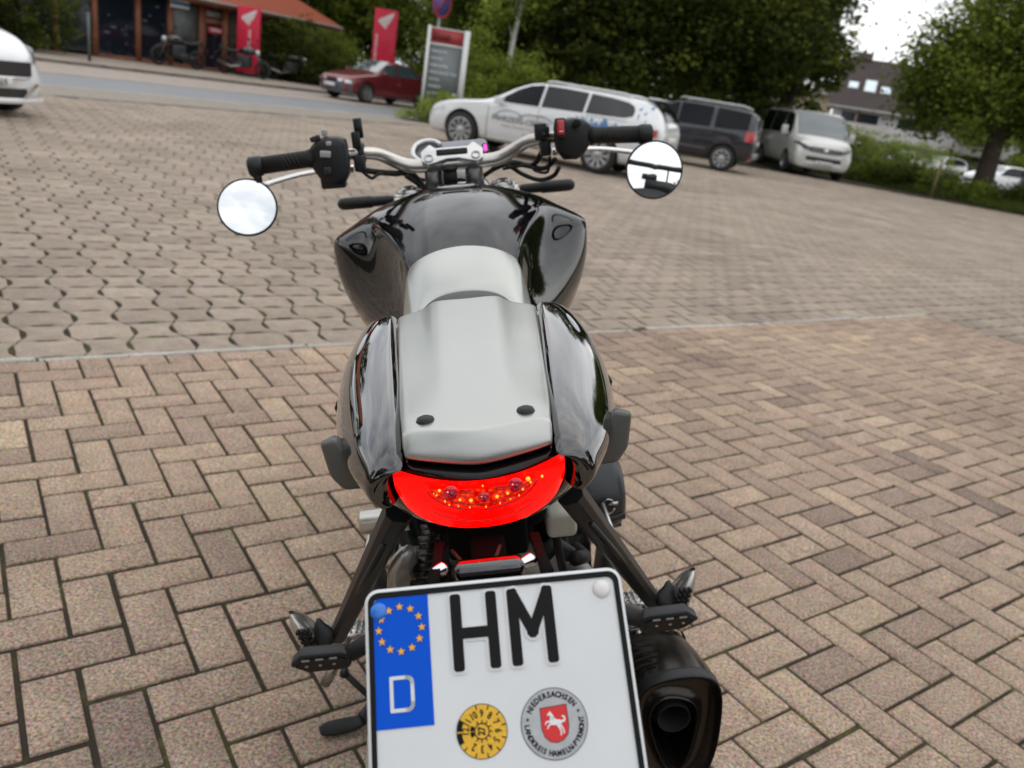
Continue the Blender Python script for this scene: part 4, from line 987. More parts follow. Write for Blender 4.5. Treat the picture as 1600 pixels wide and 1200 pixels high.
for x in (1.78, 1.65, 1.5, 1.35, 1.22, 1.1):
    q = B.at(x); rows.append([(x + .02, q[7] * .93 * t, q[8] + .02 - .02 * t * t) for t in np.linspace(-1, 1, 9)])
mb = MB(); mb.grid(rows); mb.build('windscreen', M_winds, vc)
def curved_bar(mb, z, h, hw, x0=2.50, sag=.16, d=.02):
    rows = []
    for t in np.linspace(-1, 1, 15):
        x = x0 - sag * abs(t) ** 2.5; rows.append([(x, hw * t, z - h / 2), (x + d * .6, hw * t, z), (x, hw * t, z + h / 2)])
    mb.grid(rows)
mb = MB(); curved_bar(mb, .835, .15, .50, 2.485, .04, .01); mb.build('grille', M_blackp, vc)
mb = MB(); curved_bar(mb, .868, .012, .45, 2.495, .03); curved_bar(mb, .805, .012, .45, 2.505, .03); mb.build('grille_bar', M_chrome, vc)
mb = MB(); mb.lathe([(.0, .01), (.06, .01), (.065, 0)], (2.495, 0, .83), 'x', 20); mb.build('badge', M_chrome, vc)
mb = MB(); curved_bar(mb, .555, .12, .74, 2.525, .18); mb.build('lower_grille', M_blackp, vc)
mb = MB(); curved_bar(mb, .66, .10, .84, 2.51, .22, .03); curved_bar(mb, .43, .14, .84, 2.52, .24, .03); mb.build('front_bumper', M_van, vc)
mb = MB(); mb.box((2.545, 0, .46), (.015, .52, .11)); mb.build('license_plate', M_plate, vc)
mb = MB(); add_text(mb, 'HM TB 618', Matrix.Translation((2.556, .02, .46)) @ Matrix(((0, 0, 1, 0), (1, 0, 0, 0), (0, 1, 0, 0), (0, 0, 0, 1))), .09); mb.build('plate_number', M_ink, vc, smooth=False)
vA = R(-90 + 0)
place(vc, 8.35, 26.8 + 1.55, R(-89))

# ---- red saloon on the road ---------------------------------------------
M_redp = pm('dark red car paint', (.19, .02, .028), .3, .2, coat=.8)
st = [(-2.235, .38, .6, .72, .60, .70, .75, .62, .85), (-2.18, .3, .74, .80, .58, .78, .88, .68, .97), (-1.95, .25, .80, .85, .58, .82, .95, .70, 1.03), (-1.55, .22, .82, .868, .58, .84, .96, .66, 1.07), (-1.2, .22, .83, .87, .58, .845, .955, .58, 1.28), (-.85, .22, .83, .87, .58, .845, .95, .55, 1.39), (-.3, .22, .83, .87, .58, .845, .94, .56, 1.415), (.15, .22, .83, .87, .58, .845, .93, .55, 1.39), (.5, .22, .83, .87, .58, .84, .92, .62, 1.19), (.85, .22, .83, .868, .58, .835, .91, .72, .99), (1.4, .22, .82, .862, .58, .81, .85, .72, .92), (1.85, .22, .78, .84, .55, .77, .76, .69, .84), (2.12, .23, .70, .76, .5, .69, .68, .62, .76), (2.235, .28, .52, .58, .47, .5, .58, .46, .66)]
rc, B = car('parked_car', st, M_redp, (1.42, -1.30), (.315, .205, .205, 10, .865), 'dark red saloon car with grey bumpers, parked across the road by the red pillar', 'car')
for sg in (1, -1):
    for poly in ([(.78, .945, .95), (.6, .95, 1.1), (.35, .955, 1.28), (.1, .96, 1.325), (.04, .96, 1.33)], [(-.04, .965, 1.335), (-.4, .97, 1.34), (-.85, .975, 1.30), (-1.0, .978, 1.24)], [(-1.06, .98, 1.2), (-1.2, .985, 1.12), (-1.33, .99, 1.02)]):
        mb = MB(); side_patch(B, poly, .008, sg, mb); mb.build('window', M_winds, rc)
    mb = MB(); strip(mb, B, 2.05, 2.2, lambda x: .56, lambda x: .66, .01, sg, 5); mb.build('headlight', M_hl, rc)
    rows = [[(xx, sg * yy, z0), (xx - .015, sg * yy, z1)] for yy, z0, z1, xx in ((.26, .58, .67, 2.235), (.45, .57, .68, 2.21), (.60, .57, .69, 2.14), (.70, .57, .69, 2.02))]
    mb = MB(); mb.grid(rows); mb.build('headlight', M_hl, rc)
    mb = MB(); mb.box((.72, sg * .93, .99), (.12, .16, .11)); o = mb.build('wing_mirror', M_redp, rc); bevel(o, .025, 2); bake(o)
    mb = MB()
    for x, z0, z1, ln in ((.9, .28, .9, 0), (0, .28, .95, 0), (-.9, .28, .96, -.1)): seam(mb, B, x, z0, z1, sg, lean=ln)
    mb.build('door_gap', M_arch, rc)
    mb = MB(); strip(mb, B, -1.9, -2.15, .72, .86, .01, sg, 5); mb.build('tail_light', M_tl, rc)
cap_pane(B, [.84, .7, .5, .3, .17], .92, (.012, .022), M_winds, 'windscreen', rc)
M_bg = pm('grey bumper plastic', (.075, .08, .09), .45)
mb = MB(); curved_bar(mb, .44, .22, .80, 2.285, .26, .04); curved_bar(mb, .28, .1, .76, 2.26, .26, .02); mb.build('front_bumper', M_bg, rc)
mb = MB(); curved_bar(mb, .62, .09, .2, 2.26, .02, .01); mb.build('grille', M_blackp, rc)
mb = MB(); mb.box((2.335, 0, .45), (.015, .52, .11)); mb.build('license_plate', M_plate, rc)
mb = MB(); mb.box((-2.22, 0, .5), (.1, 1.4, .18)); o = mb.build('rear_bumper', M_bg, rc); bevel(o, .03, 2); bake(o)
rc.scale = (.96, .96, .96); place(rc, -6.02, 28.45, math.atan2(-2.09, -1.38), .02)

# ---- white hatchback at the left edge -------------------------------------
st = [(-1.97, .4, .6, .74, .62, .72, .85, .6, 1.1), (-1.9, .3, .76, .82, .60, .80, .98, .60, 1.33), (-1.6, .24, .80, .85, .6, .83, 1.0, .57, 1.43), (-.8, .22, .82, .861, .6, .84, .97, .58, 1.475), (0, .22, .82, .861, .6, .84, .94, .58, 1.46), (.35, .22, .82, .861, .6, .835, .92, .62, 1.36), (.8, .22, .82, .86, .6, .83, .90, .74, 1.06), (1.15, .22, .81, .858, .6, .82, .86, .74, .975), (1.5, .2, .80, .85, .58, .78, .78, .72, .91), (1.72, .18, .78, .83, .5, .74, .70, .66, .82), (1.88, .17, .70, .76, .45, .66, .62, .58, .72), (1.97, .2, .52, .58, .42, .5, .56, .46, .64)]
fc, B = car('parked_car', st, M_white, (1.18, -1.31), (.30, .195, .19, 8, .855), 'white hatchback with wide black grille, cut off by the left edge', 'car')
for sg in (1, -1):
    mb = MB(); side_patch(B, [(.82, .93, .94), (.6, .935, 1.1), (.3, .94, 1.3), (-.1, .95, 1.385), (-.5, .96, 1.39)], .008, sg, mb); mb.build('window', M_glass, fc)
    mb = MB(); side_patch(B, [(-.58, .97, 1.39), (-1.0, .99, 1.37), (-1.4, 1.03, 1.3), (-1.5, 1.08, 1.2)], .008, sg, mb); mb.build('window', M_glass, fc)
    mb = MB(); mb.box((.62, sg * .93, 1.0), (.13, .18, .13)); o = mb.build('wing_mirror', M_white, fc); bevel(o, .03, 2); bake(o)
    rows = [[(xx, sg * yy, z0), (xx - .02, sg * yy, z1)] for yy, z0, z1, xx in ((.60, .60, .68, 1.925), (.68, .61, .73, 1.85), (.75, .63, .77, 1.72), (.80, .67, .80, 1.5))]
    mb = MB(); mb.grid(rows); mb.build('headlight', M_hl, fc)
    mb = MB(); rows = [[(2.03 - .02, sg * .40, .24), (2.03 - .02, sg * .44, .22)], [(2.0, sg * .52, .36), (1.99, sg * .57, .34)], [(1.985, sg * .58, .40), (1.96, sg * .64, .38)]]; mb.grid(rows); mb.build('bumper_blade', M_chrome, fc)
cap_pane(B, [.80, .65, .5, .4, .32], .9, (.012, .022), M_winds, 'windscreen', fc)
mb = MB()
poly = [(-.50, .62), (.50, .62), (.60, .55), (.50, .46), (-.50, .46), (-.60, .55)]
mb.grid([[(2.035 - .30 * y * y, y, .46 + (.62 - .46) * q + (.09 * abs(y) - .045 if abs(y) > .5 else 0) * (1 - q)) for q in (0, .5, 1)] for y in np.linspace(-.56, .56, 13)]); mb.build('grille', M_blackp, fc)
mb = MB(); curved_bar(mb, .445, .02, .52, 2.04, .09); mb.build('grille_bar', M_chrome, fc)
mb = MB(); curved_bar(mb, .28, .10, .48, 2.02, .06, .0); mb.build('lower_grille', M_blackp, fc)
mb = MB(); curved_bar(mb, .195, .06, .78, 2.03, .22, .04); mb.build('front_spoiler', M_white, fc)
mb = MB(); mb.box((2.03, 0, .385), (.012, .52, .11)); mb.build('license_plate', M_plate, fc)
mb = MB(); add_text(mb, 'HM:JR 469', Matrix.Translation((2.038, 0, .385)) @ Matrix(((0, 0, 1, 0), (1, 0, 0, 0), (0, 1, 0, 0), (0, 0, 0, 1))), .105, .001, sx=.88); mb.build('plate_number', M_ink, fc, smooth=False)
fA = R(-22)
place(fc, -6.22 - 2.0 * math.cos(fA), 9.0 - 2.0 * math.sin(fA), fA)

# ---- far cars beyond the hedge ---------------------------------------------
M_farg = pm('grey far car paint', (.05, .06, .075), .3, .2, coat=1)
def far_car(paint, label, x, y, ang, z):
    st = [(-2.0, .4, .6, .74, .62, .72, .85, .6, 1.1), (-1.9, .3, .76, .82, .60, .80, .98, .60, 1.35), (-1.5, .24, .80, .85, .6, .83, 1.0, .57, 1.45), (-.3, .22, .82, .861, .6, .84, .97, .58, 1.48), (.35, .22, .82, .861, .6, .835, .92, .62, 1.38), (.85, .22, .82, .86, .6, .83, .90, .74, 1.05), (1.5, .2, .80, .85, .58, .78, .80, .72, .93), (1.88, .2, .70, .76, .45, .66, .62, .58, .75), (2.0, .24, .52, .58, .42, .5, .56, .46, .66)]
    c, B = car('far_car', st, paint, (1.2, -1.3), (.31, .2, .2, 8, .855), label, 'car', 'cars beyond the hedge')
    for sg in (1, -1):
        mb = MB(); side_patch(B, [(.8, .93, .95), (.4, .94, 1.28), (0, .95, 1.39), (-.6, .96, 1.40), (-1.4, 1.02, 1.33), (-1.6, 1.08, 1.2)], .01, sg, mb); mb.build('window', M_glass, c)
    cap_pane(B, [.82, .7, .5, .38], .92, (.015, .025), M_winds, 'windscreen', c)
    mb = MB(); curved_bar(mb, .5, .12, .4, 2.03, .05, .01); mb.build('grille', M_blackp, c)
    place(c, x, y, ang, z)
    return c
far_car(M_white, 'white hatchback seen between the bank and the sapling stake, left of the tree trunk', 26.2, 57.0, R(-150), -.15)
far_car(M_white, 'white car right of the big tree trunk, beside a dark car', 24.2, 45.5, R(-160), -.15)
far_car(M_farg, 'dark car cut off by the right edge, far beyond the bank', 26.6, 45.2, R(-20), -.15)
far_car(M_white, 'white car half hidden behind the right flank of the van', 16.9, 47.5, R(-110), -.15)
far_car(M_farg, 'blue grey car in the shade behind the bank shrubs', 21.6, 52.0, R(-120), -.15)
# ============================================================ THE MOTORCYCLE (local frame: x right, y forward, z up, origin at the rear contact point)
M_gloss = pm('gloss black paint', (.0022, .0022, .0026), .03, coat=1.0, spec=.5)
M_gloss.node_tree.nodes['Principled BSDF'].inputs['Coat IOR'].default_value = 1.72
M_tank = pm('tank black paint', (.003, .003, .0035), .03, spec=.5, ior=1.36)
M_silver = pm('satin silver paint', (.455, .465, .44), .30, .8, coat=.12, bump=.05, bscale=2500, var=.035, vscale=14)
M_alu = pm('brushed aluminium', (.55, .53, .49), .30, .9, var=.08, vscale=30)
M_aluw = pm('bright cast aluminium', (.62, .62, .60), .28, .85, bump=.2, bscale=200)
M_mattb = pm('matt black metal', (.012, .013, .014), .42, 0, bump=.12, bscale=400, spec=.35)
M_rub = pm('grip rubber', (.010, .010, .010), .55, bump=.4, bscale=500, spec=.3)
M_dgrey = pm('dark grey plastic', (.085, .085, .078), .38, .1, bump=.15, bscale=500)
M_seatm = pm('seat vinyl', (.028, .028, .030), .48, bump=.35, bscale=700)
M_steel = pm('steel', (.38, .37, .36), .25, .95)
M_exh = pm('dark exhaust steel', (.045, .038, .032), .26, .8, var=.2, vscale=12)
M_hole = pm('soot and hole black', (.004, .004, .004), .9)  # pipe soot; elsewhere the black that stands for shaded holes and slots

bike = empty('motorcycle', (.1846, .6265, 0), label='black and silver motorcycle with glowing red tail light, leaning on its side stand', cat='motorcycle')
hd_, ln_ = R(7.58), R(12.87)
bike.rotation_euler = (Matrix.Rotation(hd_, 3, 'Z') @ Matrix.Rotation(-ln_, 3, 'Y')).to_euler()

def mirror_rows(rows):
    """half rows from the centre outwards -> full rows"""
    return [[(-p[0], p[1], p[2]) for p in r_[::-1]][:-1 if abs(r_[0][0]) < 1e-9 else None] + [tuple(p) for p in r_] for r_ in rows]
def crease_at(o, cols, ncol, val=.7):
    pass

def surf(name, rows, mat, parent, sub=2, thick=0.0, n=None, creases=None, closed=False):
    mb = MB(); mb.grid(rows, closed=closed); o = mb.build(name, mat, parent)
    if creases:
        nc = len(rows[0]); me = o.data
        at = me.attributes.new('crease_edge', 'FLOAT', 'EDGE')
        for e in me.edges:
            a, b = e.vertices
            if a % nc == b % nc and a % nc in creases: at.data[e.index].value = creases[a % nc]
    if thick:
        s_ = o.modifiers.new('t', 'SOLIDIFY'); s_.thickness = thick; s_.offset = -1
    if sub: subsurf(o, sub)
    return o

# ---------------- fuel tank
T = [
 (.60, [(0, .962), (.05, .958), (.084, .945), (.090, .90), (.098, .84), (.102, .77)]),
 (.68, [(0, .984), (.055, .979), (.098, .958), (.108, .90), (.135, .835), (.130, .76)]),
 (.76, [(0, 1.000), (.070, .994), (.122, .970), (.140, .905), (.172, .83), (.155, .765)]),
 (.84, [(0, 1.010), (.085, 1.003), (.146, .978), (.180, .922), (.208, .848), (.190, .785)]),
 (.90, [(0, 1.016), (.090, 1.009), (.159, .982), (.222, .940), (.240, .860), (.210, .785)]),
 (.95, [(0, 1.019), (.089, 1.011), (.162, .985), (.254, .934), (.254, .865), (.214, .785)]),
 (1.01, [(0, 1.018), (.078, 1.010), (.150, .984), (.240, .936), (.240, .875), (.20, .79)]),
 (1.085, [(0, .995), (.045, .988), (.07, .965), (.11, .93), (.13, .88), (.12, .83)])]
rows = mirror_rows([[(x, y, z) for x, z in pr] for y, pr in T])
nc = len(rows[0]); c = nc // 2
tank = surf('fuel_tank', rows, M_tank, bike, 3, .004, creases={c - 2: .75, c + 2: .75, c - 3: .45, c + 3: .45})
mb = MB(); mb.lathe([(0, .004), (.036, .003), (.040, 0), (.040, -.01)], (0, .985, 1.0130), 'z', 32); fcap = mb.build('filler_cap', M_gloss, bike)

# ---------------- silver cover behind the tank
rows = mirror_rows([
 [(0, .640, .972), (.045, .636, .967), (.078, .628, .953), (.089, .615, .935), (.098, .60, .89), (.103, .60, .83)],
 [(0, .59, .961), (.045, .588, .957), (.072, .58, .947), (.086, .57, .927), (.098, .56, .885), (.103, .56, .82)],
 [(0, .545, .945), (.042, .545, .941), (.068, .54, .930), (.083, .53, .908), (.097, .52, .87), (.103, .52, .81)],
 [(0, .515, .930), (.040, .515, .925), (.062, .505, .913), (.077, .48, .895), (.095, .45, .865), (.102, .44, .80)],
 [(0, .512, .918), (.038, .512, .914), (.058, .502, .902), (.071, .46, .882), (.088, .40, .858), (.098, .38, .80)],
 [(0, .52, .900), (.036, .52, .896), (.055, .50, .885), (.066, .45, .862), (.080, .37, .835), (.094, .35, .79)]])
c = len(rows[0]) // 2
surf('tank_cover', rows, M_silver, bike, 3, .003, creases={c - 3: .5, c + 3: .5})
# seat under it
rows = mirror_rows([[(0, y, z), (.035, y, z - .003), (.062, y - .006, z - .016), (.078, y - .01, z - .045), (.085, y, z - .09)] for y, z in ((.56, .90), (.52, .925), (.48, .934), (.43, .931), (.36, .915), (.28, .90))])
surf('seat', rows, M_seatm, bike, 2, 0)

# ---------------- seat cowl
def cowl_row(y, zc, w_, ridge, r0, drop=.010):
    return [(0, y + .012 * 0, zc), (r0 * .6, y, zc + ridge * .2), (r0, y - .001, zc + ridge * .1), (r0 + .014, y - .004, zc - ridge - drop * .35), (w_ - .004, y - .012, zc - drop), (w_, y - .013, zc - drop - .004), (w_ + .0005, y - .013, zc - drop - .016)]
rows = [cowl_row(.374, .9500, .0865, .0052, .042, .011), cowl_row(.366, .9500, .0865, .0052, .042, .011), cowl_row(.30, .9482, .083, .0052, .040, .010), cowl_row(.22, .945, .0775, .0045, .036, .008),
        cowl_row(.15, .9415, .073, .002, .032, .007), cowl_row(.09, .9385, .069, .0006, .030, .004)]
for y, zc in ((.05, .9365), (.026, .9355), (.0185, .9352), (.0170, .9345)):
    w_ = .0665 if y > .04 else .0640
    rows.append([(0, y - .010, zc), (.02, y - .007, zc + .0002), (.034, y - .003, zc + .0004), (.048, y, zc), (w_ - .004, y + .002, zc - .0008), (w_, y + .002, zc - .004), (w_ + .0005, y + .002, zc - .016)])
rows.append([(0, .003, .9290), (.02, .006, .9295), (.034, .010, .930), (.048, .013, .930), (.0595, .0155, .930), (.0632, .0165, .928), (.0636, .02, .915)])
rows.append([(0, -.001, .9205), (.02, .001, .921), (.034, .004, .922), (.048, .007, .9225), (.0595, .0095, .923), (.0632, .0105, .921), (.0636, .018, .912)])
rows.append([(0, -.006, .9075), (.02, -.003, .909), (.034, .000, .911), (.048, .003, .9125), (.059, .006, .914), (.0622, .008, .914), (.0626, .016, .908)])
rows.append([(0, .002, .905), (.02, .004, .907), (.034, .006, .909), (.048, .009, .9105), (.058, .012, .912), (.060, .014, .912), (.061, .018, .908)])
rows = mirror_rows(rows); c = len(rows[0]) // 2
cowl = surf('seat_cowl', rows, M_silver, bike, 2, 0, creases={c - 5: .4, c + 5: .4, c - 2: .25, c + 2: .25})
for s in (-1, 1):
    mb = MB(); mb.lathe([(0, .0036), (.0045, .0033), (.0072, .0020), (.0080, 0), (.0086, -.001), (.0086, -.004)], (s * .0435, .036, .9362), 'z', 28, Matrix.Rotation(R(-4), 3, 'X')); mb.build('rubber_stop', M_mattb, cowl)
    pass

# ---------------- gloss black tail panels
P_ = [
 (.352, [(.0885, .938), (.094, .9435), (.112, .9415), (.127, .9300), (.143, .900), (.143, .865), (.125, .84)]),
 (.345, [(.0885, .9405), (.095, .9465), (.113, .9445), (.129, .9325), (.147, .902), (.148, .865), (.13, .838)]),
 (.27, [(.0850, .9385), (.091, .9445), (.112, .9435), (.129, .9300), (.1485, .895), (.150, .86), (.128, .832)]),
 (.19, [(.0785, .9330), (.085, .9395), (.107, .9385), (.125, .9230), (.1450, .888), (.1455, .858), (.123, .834)]),
 (.11, [(.0725, .9280), (.079, .9335), (.098, .9320), (.113, .9160), (.1330, .889), (.1330, .866), (.114, .848)]),
 (.05, [(.0695, .9240), (.075, .9285), (.091, .9265), (.1035, .9130), (.1160, .891), (.1140, .876), (.099, .862)]),
 (.012, [(.0670, .9165), (.073, .9195), (.086, .9175), (.0965, .9075), (.1020, .892), (.1000, .880), (.088, .868)]),
 (.000, [(.0665, .9075), (.072, .9085), (.084, .9065), (.0925, .9000), (.0980, .890), (.0965, .879), (.086, .870)])]
w2 = [(.0735, -.0005, .9060), (.0765, -.0005, .9035), (.0790, 0, .8990), (.0800, .001, .8925), (.0800, .002, .8865), (.0785, .003, .8800), (.0750, .005, .8730)]
w3 = [(.070, .012, .905), (.071, .014, .902), (.072, .016, .897), (.073, .018, .892), (.073, .020, .886), (.072, .022, .880), (.07, .024, .874)]
for s in (-1, 1):
    o = surf('tail_panel', [[(s * (x - .0032 * max(0, 1 - j / 3) + (.008 if j in (3, 4) and .03 < y < .30 else 0)), y, z) for j, (x, z) in enumerate(pr)] for y, pr in P_] + [[(s * a, b, c) for a, b, c in w2], [(s * a, b, c) for a, b, c in w3]], M_gloss, bike, 3, .003, creases={1: .55, 3: .12})
# gap filler under the cowl edge and the black band below the cowl
surf('cowl_bed', mirror_rows([[(0, y, z - .022), (.05, y, z - .022), (w_, y, z - .014), (w_ + .012, y, z - .02)] for y, z, w_ in ((.35, .95, .084), (.2, .943, .074), (.08, .936, .067), (.0, .915, .062))]), M_gloss, bike, 1)
def lensy(x, z): return -.014 + 3.6 * x * x + .30 * max(0, (.90 - z))
band = []
for t in np.linspace(-1, 1, 17):
    x = .100 * t; zt = .911 - .0075 * (1 - abs(t)) ** 1.2 + (0 if abs(t) < .66 else -.002 * (abs(t) - .66) / .34 * 3)
    zb = .9005 - .008 * (1 - t * t); y = -.006 + 5.0 * x * x
    band.append([(x, y + .012, zt), (x, y - .002, zt - .001), (x, y - .006, (zt + zb) / 2), (x, y - .003, zb), (x, y + .01, zb - .002)])
surf('tail_band', band, M_tank, bike, 2)
# housing round the lamp and the undertail
rows = []
for k in range(7):
    f = k / 6
    r_ = []
    for a in np.linspace(0, math.pi, 19):
        ca_, sa_ = math.cos(a), math.sin(a)
        hw = [.0758, .0800, .088, .098, .108, .115, .112][k]; dp = [.0515, .0560, .062, .068, .078, .085, .10][k]; yy = [-.006, -.012, -.002, .025, .065, .14, .24][k]
        x = hw * ca_; z = [.896, .896, .892, .890, .885, .875, .865][k] - dp * abs(sa_) ** .8
        r_.append((x, yy + (3.6 * min(abs(x), .08) ** 2 if k < 4 else 0) * [1, 1, .8, .6][min(k, 3)] + .35 * max(0, .9 - z) * (1 if k < 3 else .5), z))
    rows.append(r_)
surf('lamp_housing', rows, M_gloss, bike, 2)
mb = MB(); mb.box((0, .26, .80), (.13, .30, .07)); mb.box((0, .36, .73), (.11, .28, .12)); o = mb.build('undertail', pm('undertail black', (.003, .003, .003), .7, spec=.04), bike); bevel(o, .02, 3); bake(o)

# ---------------- tail light
def glow(name, col, s): return pm(name, tuple(c_ * .5 for c_ in col), .15, emit=col, es=s, coat=.25, spec=.2)
M_lens = glow('lit red lens', (1.0, .0010, .0004), 1.8)
rows = []
for t in np.linspace(-1, 1, 29):
    x = -.0012 + .0724 * t; zt = .9085 - .0095 * (1 - t * t) ** 1.0; zb = .8850 - .0405 * max(0, 1 - abs(t) ** 2.6) ** .52
    rows.append([(x, lensy(x, zt + (zb - zt) * q) - .004 * math.sin(math.pi * q), zt + (zb - zt) * q) for q in np.linspace(0, 1, 13)])
tl = surf('tail_light', rows, M_lens, bike, 1)
def on_lens(x, z, off=.0035): return (x, lensy(x, z) - off - .003, z)
mb = MB()
for (cx, cz, rx, rz, a0, a1, th) in ((0, .897, .047, .0270, 3.3, 6.12, .0009), (0, .897, .0425, .0205, 3.35, 6.07, .0005), (0, .895, .060, .0385, 3.9, 5.5, .0007)):
    mb.tube([on_lens(cx + rx * math.cos(a), cz + rz * math.sin(a), .0032) for a in np.linspace(a0, a1, 26)], th, 5)
for q_ in range(22):
    a = 3.45 + 2.5 * q_ / 21; rx_, rz_ = (.0515, .0305) if q_ % 2 else (.0440, .0215)
    p_ = on_lens(rx_ * math.cos(a), .897 + rz_ * math.sin(a), .0031); mb.box(p_, (.0016, .0004, .0010))
mb.build('reflector_line', pm('lens dark line', (.20, .0, .002), .3, emit=(.25, 0, .0), es=.8), tl)
bm_, bt_, bb_ = nodes('reflector bowl'); bz = bt_.nodes.new('ShaderNodeTexVoronoi'); bz.inputs['Scale'].default_value = 230; br = bt_.nodes.new('ShaderNodeValToRGB'); bc = bt_.nodes.new('ShaderNodeTexCoord')
br.color_ramp.elements[0].color = (1.0, .05, .004, 1); br.color_ramp.elements[1].color = (.42, .0, .0, 1); br.color_ramp.elements[0].position = .10; br.color_ramp.elements[1].position = .62
bt_.links.new(bc.outputs['Object'], bz.inputs['Vector']); bt_.links.new(bz.outputs['Distance'], br.inputs['Fac']); bt_.links.new(br.outputs['Color'], bb_.inputs['Emission Color']); bb_.inputs['Emission Strength'].default_value = 1.0
bb_.inputs['Base Color'].default_value = (.4, 0, 0, 1); bb_.inputs['Roughness'].default_value = .15; bb_.inputs['Coat Weight'].default_value = .3
mb = MB(); mb.grid([[on_lens(.0455 * f * math.cos(a), .8965 + .0245 * f * math.sin(a) - .004 * (1 - f), .0012 + .0012 * f) for a in np.linspace(math.pi + .12, 2 * math.pi - .12, 25)] for f in (.02, .3, .6, .85, 1.0)]); mb.build('reflector_bowl', bm_, tl)  # bowl shading and gleams drawn as a mottled glow on the lens
for x, z, r_ in ((-.0265, .890, .0066), (.0275, .8915, .0066), (.0005, .8835, .0052)):
    mb = MB()
    mb.lathe([(0, -.0012), (r_ * .45, -.0008), (r_ * .8, -.0002), (r_, .0008)], on_lens(x, z, .0030), 'y', 20)
    bb = mb.build('bulb', pm('dim bulb', (.16, .0, .004), .12, emit=(.40, .0, .008), es=.8, coat=1), tl)
    mb = MB(); mb.lathe([(0, -.0010), (r_ * .30, -.0006), (r_ * .40, .0004)], on_lens(x + r_ * .1, z - r_ * .05, .0040), 'y', 12); mb.build('bulb_core', pm('dark bulb core', (.05, 0, .01), .1, emit=(.12, .0, .012), es=.6, coat=1), bb)
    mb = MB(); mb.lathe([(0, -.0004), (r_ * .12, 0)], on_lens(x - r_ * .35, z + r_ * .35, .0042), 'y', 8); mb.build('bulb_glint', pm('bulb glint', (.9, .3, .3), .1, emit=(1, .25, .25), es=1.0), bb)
for x0 in (-.014, .0135):
    mb = MB()
    for k in range(3): mb.box(on_lens(x0, .8935 - k * .0018, .0028), (.009, .0006, .0007))
    mb.build('reflector_rib', _M['lens dark line'], tl)
for x, z, s_ in [(a_, b_, c_ * .72) for a_, b_, c_ in ((-.0355, .893, .0017), (-.0385, .888, .0012), (-.0195, .8825, .0016), (-.0105, .8812, .0022), (.0115, .8825, .0022), (.0205, .8845, .0017), (.0385, .8955, .0028), (.0405, .8915, .0013), (-.032, .8812, .0014), (.0335, .8855, .0013), (-.029, .877, .0009), (.030, .8795, .0009), (-.012, .8735, .0009), (.0015, .8725, .0009), (.0135, .8745, .0008), (.0005, .8965, .0009), (-.0405, .890, .0009), (.0505, .8945, .0016), (-.0215, .8755, .0008), (.0225, .8775, .0008))]:
    mb = MB(); mb.lathe([(0, -.0012), (s_ * .7, -.0008), (s_, .0005)], on_lens(x, z, .0032), 'y', 10)
    mb.build('led', pm('orange led', (1, .3, .03), .2, emit=(1.0, .32, .02), es=1.6), tl)

# ---------------- side grips below the tail
for s in (-1, 1):
    gp = [(.1475, .905), (.1325, .909), (.117, .884), (.106, .866), (.104, .850), (.132, .852), (.143, .868)]
    gc = (.122, .880)
    g2 = [(gc[0] + (x - gc[0]) * .93, .080, gc[1] + (z - gc[1]) * .93) for x, z in gp]; g1 = [(x + .001, .090 if k in (0, 5, 6) else .098, z - .004) for k, (x, z) in enumerate(gp)]
    g0 = [(gc[0] + .004 + (x - gc[0]) * .75, .140, gc[1] - .030 + (z - gc[1]) * .62) for x, z in gp]
    mb = MB(); R3 = [[(s * x, y, z) for x, y, z in g_] for g_ in (g0, g1, g2)]; mb.grid(R3, closed=True); mb.f.append(tuple(range(7))); mb.m.append(0); mb.f.append(tuple(range(14, 21))); mb.m.append(0)
    o = mb.build('grab_handle', M_dgrey, bike); bevel(o, .004, 3, 25); bake(o); autosmooth(o, 40)
    mb = MB(); mb.box((s * .1455, .21, .870), (.0028, .020, .042), Matrix.Rotation(R(12) * s, 3, 'Y')); o = mb.build('grab_strut', M_mattb, bike); bevel(o, .002, 2); bake(o)

